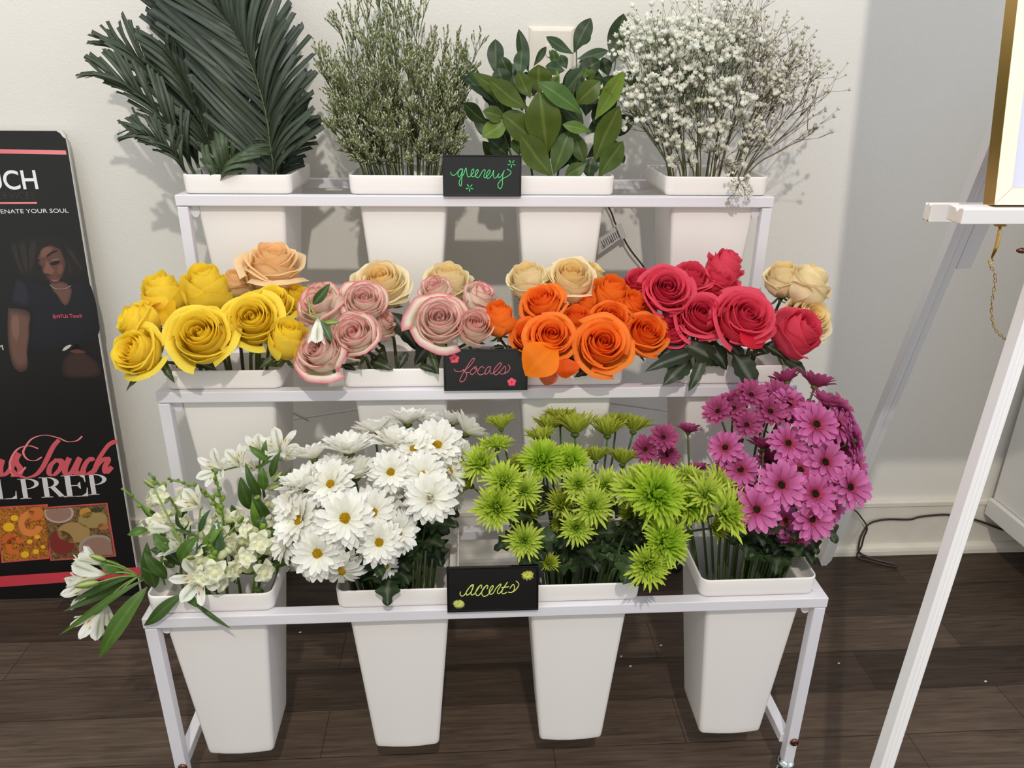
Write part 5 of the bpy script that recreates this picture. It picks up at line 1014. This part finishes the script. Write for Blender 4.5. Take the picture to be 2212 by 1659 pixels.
for k, (ri, x0, y0, x1, y1, wp, col, Y0, Y1) in enumerate(LV):
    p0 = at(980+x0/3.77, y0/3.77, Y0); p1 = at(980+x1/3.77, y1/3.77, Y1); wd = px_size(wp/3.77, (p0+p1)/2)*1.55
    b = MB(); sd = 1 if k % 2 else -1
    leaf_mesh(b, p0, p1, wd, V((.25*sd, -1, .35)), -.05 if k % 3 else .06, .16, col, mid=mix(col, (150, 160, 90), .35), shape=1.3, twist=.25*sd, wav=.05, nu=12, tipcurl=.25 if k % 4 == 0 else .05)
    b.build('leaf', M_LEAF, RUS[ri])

rf = random.Random(77)
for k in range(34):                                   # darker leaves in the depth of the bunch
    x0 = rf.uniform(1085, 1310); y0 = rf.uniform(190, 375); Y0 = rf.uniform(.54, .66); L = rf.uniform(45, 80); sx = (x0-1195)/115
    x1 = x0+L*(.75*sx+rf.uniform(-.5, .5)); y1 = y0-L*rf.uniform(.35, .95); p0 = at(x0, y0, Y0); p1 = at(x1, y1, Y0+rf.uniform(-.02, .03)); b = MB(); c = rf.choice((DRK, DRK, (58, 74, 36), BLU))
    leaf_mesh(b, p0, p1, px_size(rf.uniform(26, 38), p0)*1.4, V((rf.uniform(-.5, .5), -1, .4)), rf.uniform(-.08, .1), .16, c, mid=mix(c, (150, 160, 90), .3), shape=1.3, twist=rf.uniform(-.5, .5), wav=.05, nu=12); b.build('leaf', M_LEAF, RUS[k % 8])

# ------------------------------------------------------------------ alstroemeria and snapdragons
def alstro_mesh(seed, openn):
    rr = random.Random(seed); b = MB()
    for ring in (0, 1):
        for k in range(3):
            a = 2*PI*k/3+ring*PI/3+rr.uniform(-.1, .1); d = V((math.cos(a), math.sin(a), 0)); s = V((-math.sin(a), math.cos(a), 0)); op = openn*rr.uniform(.85, 1.2); wd = .36 if ring == 0 else .24; L = .95 if ring == 0 else 1.0
            def fn(u, v):
                an = 1.35-op*v*1.25; rad = .03+.06*v+L*.62*(v**1.5)*op*.75+.10*v; z = L*v*.82-.18*op*v**3
                w_ = wd*(.16+.84*math.sin(min(1, v*1.12)*PI*.60))*(1 if v < .78 else math.sqrt(max(.02, 1-((v-.78)/.225)**2)))
                return d*(rad+(-.10*(abs(u)**2)*w_))+V((0, 0, z))+s*(u*w_*.5)+V((0, 0, .02*math.sin(5*u+3*v+a)))*v
            def cf(u, v):
                c = lin((250, 248, 238)); g = lin((128, 160, 60))
                if ring == 0: c = mix(c, g, max(0, 1-abs(u)*3.2)*sstep(.15, .5, v)*sstep(1.02, .8, v)*.75)
                elif v > .3 and v < .8 and int((u*7+v*23)*3) % 5 == 0 and abs(u) < .7: c = lin((120, 60, 44))
                elif v > .3 and v < .7: c = mix(c, lin((236, 224, 140)), .35)
                return mix(c, g, sstep(.2, .0, v)*.7)
            b.grid(fn, 8, 10, cf)
    for k in range(5):
        a = k*1.3; b.col = lin((226, 220, 190)); b.tube([V((0, 0, .1)), V((.05*math.cos(a), .05*math.sin(a), .5)), V((.1*math.cos(a), .1*math.sin(a), .72))], .012, 4)
    return b.mesh('flower', M_ATTR)
ALS = [alstro_mesh(61, 1.0), alstro_mesh(62, .55), alstro_mesh(63, .25)]
def bud_mesh():
    b = MB(); b.loft([[V((r*math.cos(2*PI*k/8), r*math.sin(2*PI*k/8), z)) for k in range(8)] for r, z in ((.04, 0), (.15, .2), (.19, .45), (.15, .75), (.05, 1.0))])
    b.c = [mix(lin((120, 150, 56)), lin((214, 218, 150)), 1 if (i % 8) in (1, 4) else .1) for i in range(len(b.v))]; return b.mesh('bud', M_ATTR)
BUD = bud_mesh()
bk11 = (1, 1); AG = 'alstroemeria stems in the left bottom bucket'; SG = 'snapdragon stems in the left bottom bucket'
def lily(label, stem_px, flowers, buds, leaves, rx=None):
    t, j = bk11; bt = T(1, BX[bk11], .1, -.22); pts = [at(*p) for p in stem_px]
    root = thing('alstroemeria', label, 'alstroemeria', bt, AG); build_stem(root, [bt]+pts, .0032, .0022, (92, 118, 56))
    hub = pts[-1]
    for (x, y, Y, d, ax, v) in flowers:
        p = at(x, y, Y); axis = face_dir(*ax); D = px_size(d, p); base = p-axis*D*.42
        put('flower', ALS[v], root, base, frame(axis, random.uniform(0, 6)), D*.95)
        build_stem(root, [hub, hub.lerp(base, .5)+V((0, 0, .006)), base+axis*.004], .0018, .0016, (120, 148, 70), 'flower_stalk', 10)
    for (x, y, Y, d, ax) in buds:
        p = at(x, y, Y); axis = face_dir(*ax); D = px_size(d, p); base = p-axis*D*.5
        put('bud', BUD, root, base, frame(axis), D); build_stem(root, [hub, hub.lerp(base, .5)+V((0, 0, .004)), base+axis*.002], .0014, .0012, (124, 150, 70), 'bud_stalk', 8)
    for L_ in leaves:
        (x0, y0, Y0, x1, y1, Y1, wp, col) = L_[:8]; p0 = at(x0, y0, Y0); p1 = at(x1, y1, Y1); b = MB()
        leaf_mesh(b, p0, p1, px_size(wp, p0)*.86, V((.2, -.7, .8)), L_[8] if len(L_) > 8 else .12, .2, col, mid=mix(col, (150, 180, 90), .15), shape=.95, twist=L_[9] if len(L_) > 9 else .5, wav=.08, nv=16)
        b.build('leaf', M_LEAF, root)
g1, g2, g3 = (74, 104, 36), (58, 84, 32), (98, 132, 46)
lily('white alstroemeria bent over the left rim, blooms hanging beside the black board', [(345, 1282, .06), (318, 1258, .04), (300, 1244, .03)],
     [(182, 1240, .01, 98, (-1, .15, .25), 1), (176, 1272, .03, 92, (-1, -.2, .1), 1), (202, 1340, 0, 96, (-.6, -1, .3), 1), (228, 1330, .02, 70, (-.2, -1, .1), 2), (192, 1205, .02, 70, (-.8, .7, .1), 2)], [(188, 1262, -.01, 48, (-1, -.1, .3)), (212, 1205, .01, 36, (-.8, .5, .2)), (205, 1322, -.005, 34, (-.8, -.3, .2))],
     [(268, 1240, .03, 208, 1206, .03, 34, g1, .2), (300, 1246, .03, 135, 1322, -.005, 24, g2, -.08), (312, 1252, .03, 127, 1372, -.02, 20, g1, .1), (318, 1268, .02, 213, 1422, -.03, 48, g1, .12, .2), (300, 1240, .03, 150, 1300, .01, 20, g2)])
lily('white alstroemeria cluster highest at the back right of the bucket', [(560, 1262, .15), (575, 1120, .16), (560, 1010, .15)],
     [(462, 1012, .12, 70, (-.5, .4, .9), 0), (512, 994, .13, 70, (-.2, .8, .5), 1), (558, 968, .15, 72, (0, .9, .4), 1), (604, 962, .15, 70, (.2, .8, .6), 0), (622, 985, .13, 56, (.6, .5, .4), 2), (540, 1010, .12, 56, (-.1, .3, .6), 2)], [(600, 1030, .1, 40, (.5, .5, .3)), (592, 1052, .1, 44, (.6, .2, .5)), (556, 1075, .09, 40, (.2, .1, .7))],
     [(580, 1000, .12, 537, 962, .13, 22, g1), (570, 1000, .13, 575, 950, .14, 20, g1), (585, 1030, .11, 606, 975, .12, 24, g2), (570, 1060, .1, 568, 1008, .11, 30, g1), (560, 1080, .1, 530, 998, .1, 26, g2, .2), (540, 1100, .1, 520, 1030, .1, 40, g2), (580, 1140, .09, 545, 1060, .09, 40, g2), (560, 1150, .08, 545, 1080, .08, 26, g3), (610, 1060, .12, 630, 1010, .13, 20, g1), (530, 1160, .1, 500, 1090, .1, 44, g2)])
lily('white alstroemeria with a wide open bloom resting over the front rim', [(430, 1292, .05), (425, 1262, .035), (420, 1240, .02)],
     [(425, 1254, -.005, 88, (-.1, .05, 1), 0), (372, 1178, .03, 78, (-.8, .4, .5), 1), (418, 1085, .07, 76, (-.3, .6, .6), 1), (345, 1140, .04, 64, (-1, .2, .2), 2)], [(412, 1204, .0, 34, (-.2, .2, .9)), (520, 1122, .04, 36, (.4, .5, .5)), (322, 1045, .05, 30, (-.6, .8, .2))],
     [(395, 1285, .01, 310, 1352, -.01, 36, g2, .1, .9), (400, 1280, .0, 425, 1312, -.01, 24, g1), (415, 1300, .0, 500, 1358, -.025, 13, g2, -.1, .3), (390, 1215, .02, 428, 1160, .02, 46, g1, .15), (430, 1160, .03, 378, 1142, .04, 12, g2, .1), (360, 1250, .02, 310, 1190, .02, 34, g2), (335, 1270, .03, 318, 1170, .03, 42, g2), (320, 1145, .04, 275, 1155, .03, 26, g1, .2), (440, 1190, .03, 480, 1140, .03, 34, g3), (370, 1195, .02, 330, 1150, .03, 36, g1), (470, 1200, .03, 470, 1120, .04, 44, (84, 112, 80)), (430, 1150, .04, 455, 1100, .05, 18, (60, 84, 50)), (345, 1240, .03, 300, 1215, .02, 24, g1)])
def snap(label, px_pts, nfl, size, tipbuds=7, col=(244, 243, 206)):
    bt = T(1, BX[bk11], .1, -.22); pts = [at(*p) for p in px_pts]; rs = random.Random(len(label)*7+nfl)
    root = thing('snapdragon', label, 'snapdragon', bt, SG); P = spline(pts, 40); n = len(P)
    build_stem(root, [bt]+pts, .0032, .0016, (106, 136, 56))
    nfl = int(nfl*1.2); size *= 1.1
    for i in range(nfl+tipbuds):
        s = .30+.70*i/(nfl+tipbuds-1) if nfl+tipbuds > 1 else 1
        k = min(n-2, int(s*(n-1))); p = P[k]; tg = (P[k+1]-P[k]).normalized(); a = i*2.4; o = Matrix.Rotation(a, 3, tg) @ tg.orthogonal().normalized(); o = (o+V((0, -.45, 0))).normalized()
        if i < nfl:
            d = (o*.9+tg*.35).normalized(); M = frame(d, rs.uniform(-.4, .4)); b = MB(); S = size*rs.uniform(.85, 1.15); c0 = lin(col); q = p+d*.004
            b.col = mix(c0, lin((160, 180, 90)), .35); b.ball(q+d*S*.35, S*.26, 8, 6, 1.4, M)
            b.col = c0; b.ball(q+d*S*.75+(M @ V((0, -.12, 0)))*S, S*.27, 8, 6, .8, M)
            for (ux, uy, ln, wd2) in ((-.3, .46, .5, .30), (.3, .46, .5, .30), (-.46, -.16, .42, .26), (.46, -.16, .42, .26), (0, -.5, .42, .28)):
                b0_ = q+d*S*.7; t_ = b0_+(M @ V((ux, uy, .12)))*S*1.25
                leaf_mesh(b, b0_, t_, S*wd2*2.1, d, .22, .3, (250, 249, 226), mid=(238, 238, 188), shape=1.5, nu=6, nv=8, wav=.38, twist=rs.uniform(-.6, .6))
            b.build('floret', M_ATTR, root)
        else:
            f = (i-nfl)/max(1, tipbuds-1); S = size*(.42-.22*f); d = (o*.7+tg*.8).normalized(); b = MB(); b.col = mix(lin((150, 178, 74)), lin((104, 138, 48)), f); b.ball(p+d*S*.5, S*.42, 7, 5, 1.35, frame(d)); b.build('bud', M_ATTR, root)
    for k in range(3):
        p = P[int(n*(.12+.1*k))]; b = MB(); leaf_mesh(b, p, p+V((rs.uniform(-.05, .05), -.01, rs.uniform(.0, .03))), .012, (0, -.6, .8), .1, .15, g1); b.build('leaf', M_LEAF, root)
snap('snapdragon arching far left in front of the black board, few pale buds', [(365, 1285, .08), (350, 1160, .07), (318, 1105, .06), (264, 1054, .05)], 3, .024, 4)
snap('snapdragon with pale frilly florets leaning left, second from the left', [(400, 1285, .10), (398, 1150, .10), (370, 1080, .10), (322, 1022, .10)], 7, .027, 4)
snap('snapdragon with a green bud spike lying over to the left', [(470, 1285, .10), (478, 1130, .09), (440, 1060, .09), (362, 1034, .09)], 3, .024, 12)
snap('upright snapdragon with a green bud tip in the middle of the bucket', [(492, 1290, .09), (486, 1180, .07), (478, 1090, .06), (462, 1012, .06)], 5, .028, 9)
snap('snapdragon with cream florets low in the front middle', [(455, 1296, .04), (462, 1250, .02), (468, 1215, .01), (452, 1165, .01)], 8, .028, 6)
snap('snapdragon with large cream florets over the right front rim', [(545, 1290, .06), (552, 1235, .03), (560, 1180, .03), (565, 1130, .04)], 9, .028, 2)
snap('snapdragon with cream florets standing at the right edge beside the daisies', [(590, 1285, .12), (602, 1190, .10), (608, 1110, .10), (612, 1062, .10)], 7, .026, 3)
snap('snapdragon with white florets half covered in the middle back', [(520, 1285, .12), (500, 1200, .08), (505, 1150, .08), (500, 1120, .08)], 6, .026, 2)
als = [o for o in bpy.data.objects if o.name.startswith('alstroemeria')]
rf = random.Random(78)
for k in range(44):
    x0 = rf.uniform(345, 590); y0 = rf.uniform(1130, 1280); Y0 = rf.uniform(.03, .15); L = rf.uniform(40, 85); sx = (x0-465)/125
    x1 = x0+L*(.6*sx+rf.uniform(-.6, .6)); y1 = y0-L*rf.uniform(-.1, .9); p0 = at(x0, y0, Y0); p1 = at(x1, y1, Y0+rf.uniform(-.03, .02)); b = MB()
    leaf_mesh(b, p0, p1, px_size(rf.uniform(16, 30), p0), V((rf.uniform(-.4, .4), -.8, .7)), rf.uniform(-.1, .18), .2, rf.choice((g1, g2, g2, (50, 72, 34))), shape=.95, twist=rf.uniform(-.9, .9), wav=.08, nv=14); b.build('leaf', M_LEAF, als[1+k % 2])
# the broken alstroemeria piece lying on the pink-edged roses
root = thing('alstroemeria_piece', 'broken white alstroemeria flower with green leaves lying on the pink-edged roses', 'alstroemeria', at(680, 660, .235))
hub = at(690, 690, .228); build_stem(root, [at(668, 642, .245), at(668, 660, .238), hub], .0016, .0013, (128, 152, 72), 'stem', 12)
p = at(684, 722, .20); ax = face_dir(-.1, -1, .35); put('flower', ALS[2], root, p-ax*.028, frame(ax, 1), .058)
build_stem(root, [at(668, 655, .238), at(671, 680, .225), p-ax*.028], .0014, .0012, (140, 164, 84), 'flower_stalk', 10)
p = at(716, 696, .215); ax = face_dir(1, .0, .2); put('bud', BUD, root, p-ax*.014, frame(ax), .028); build_stem(root, [hub, p-ax*.012], .0012, .001, (140, 164, 84), 'bud_stalk', 6)
for q in ((676, 658, .236, 713, 612, .24, 24), (692, 692, .222, 717, 740, .20, 24)):
    b = MB(); p0 = at(*q[:3]); leaf_mesh(b, p0, at(*q[3:6]), px_size(q[6], p0), V((.4, -1, .3)), .1, .2, (66, 94, 46), shape=.9); b.build('leaf', M_LEAF, root)
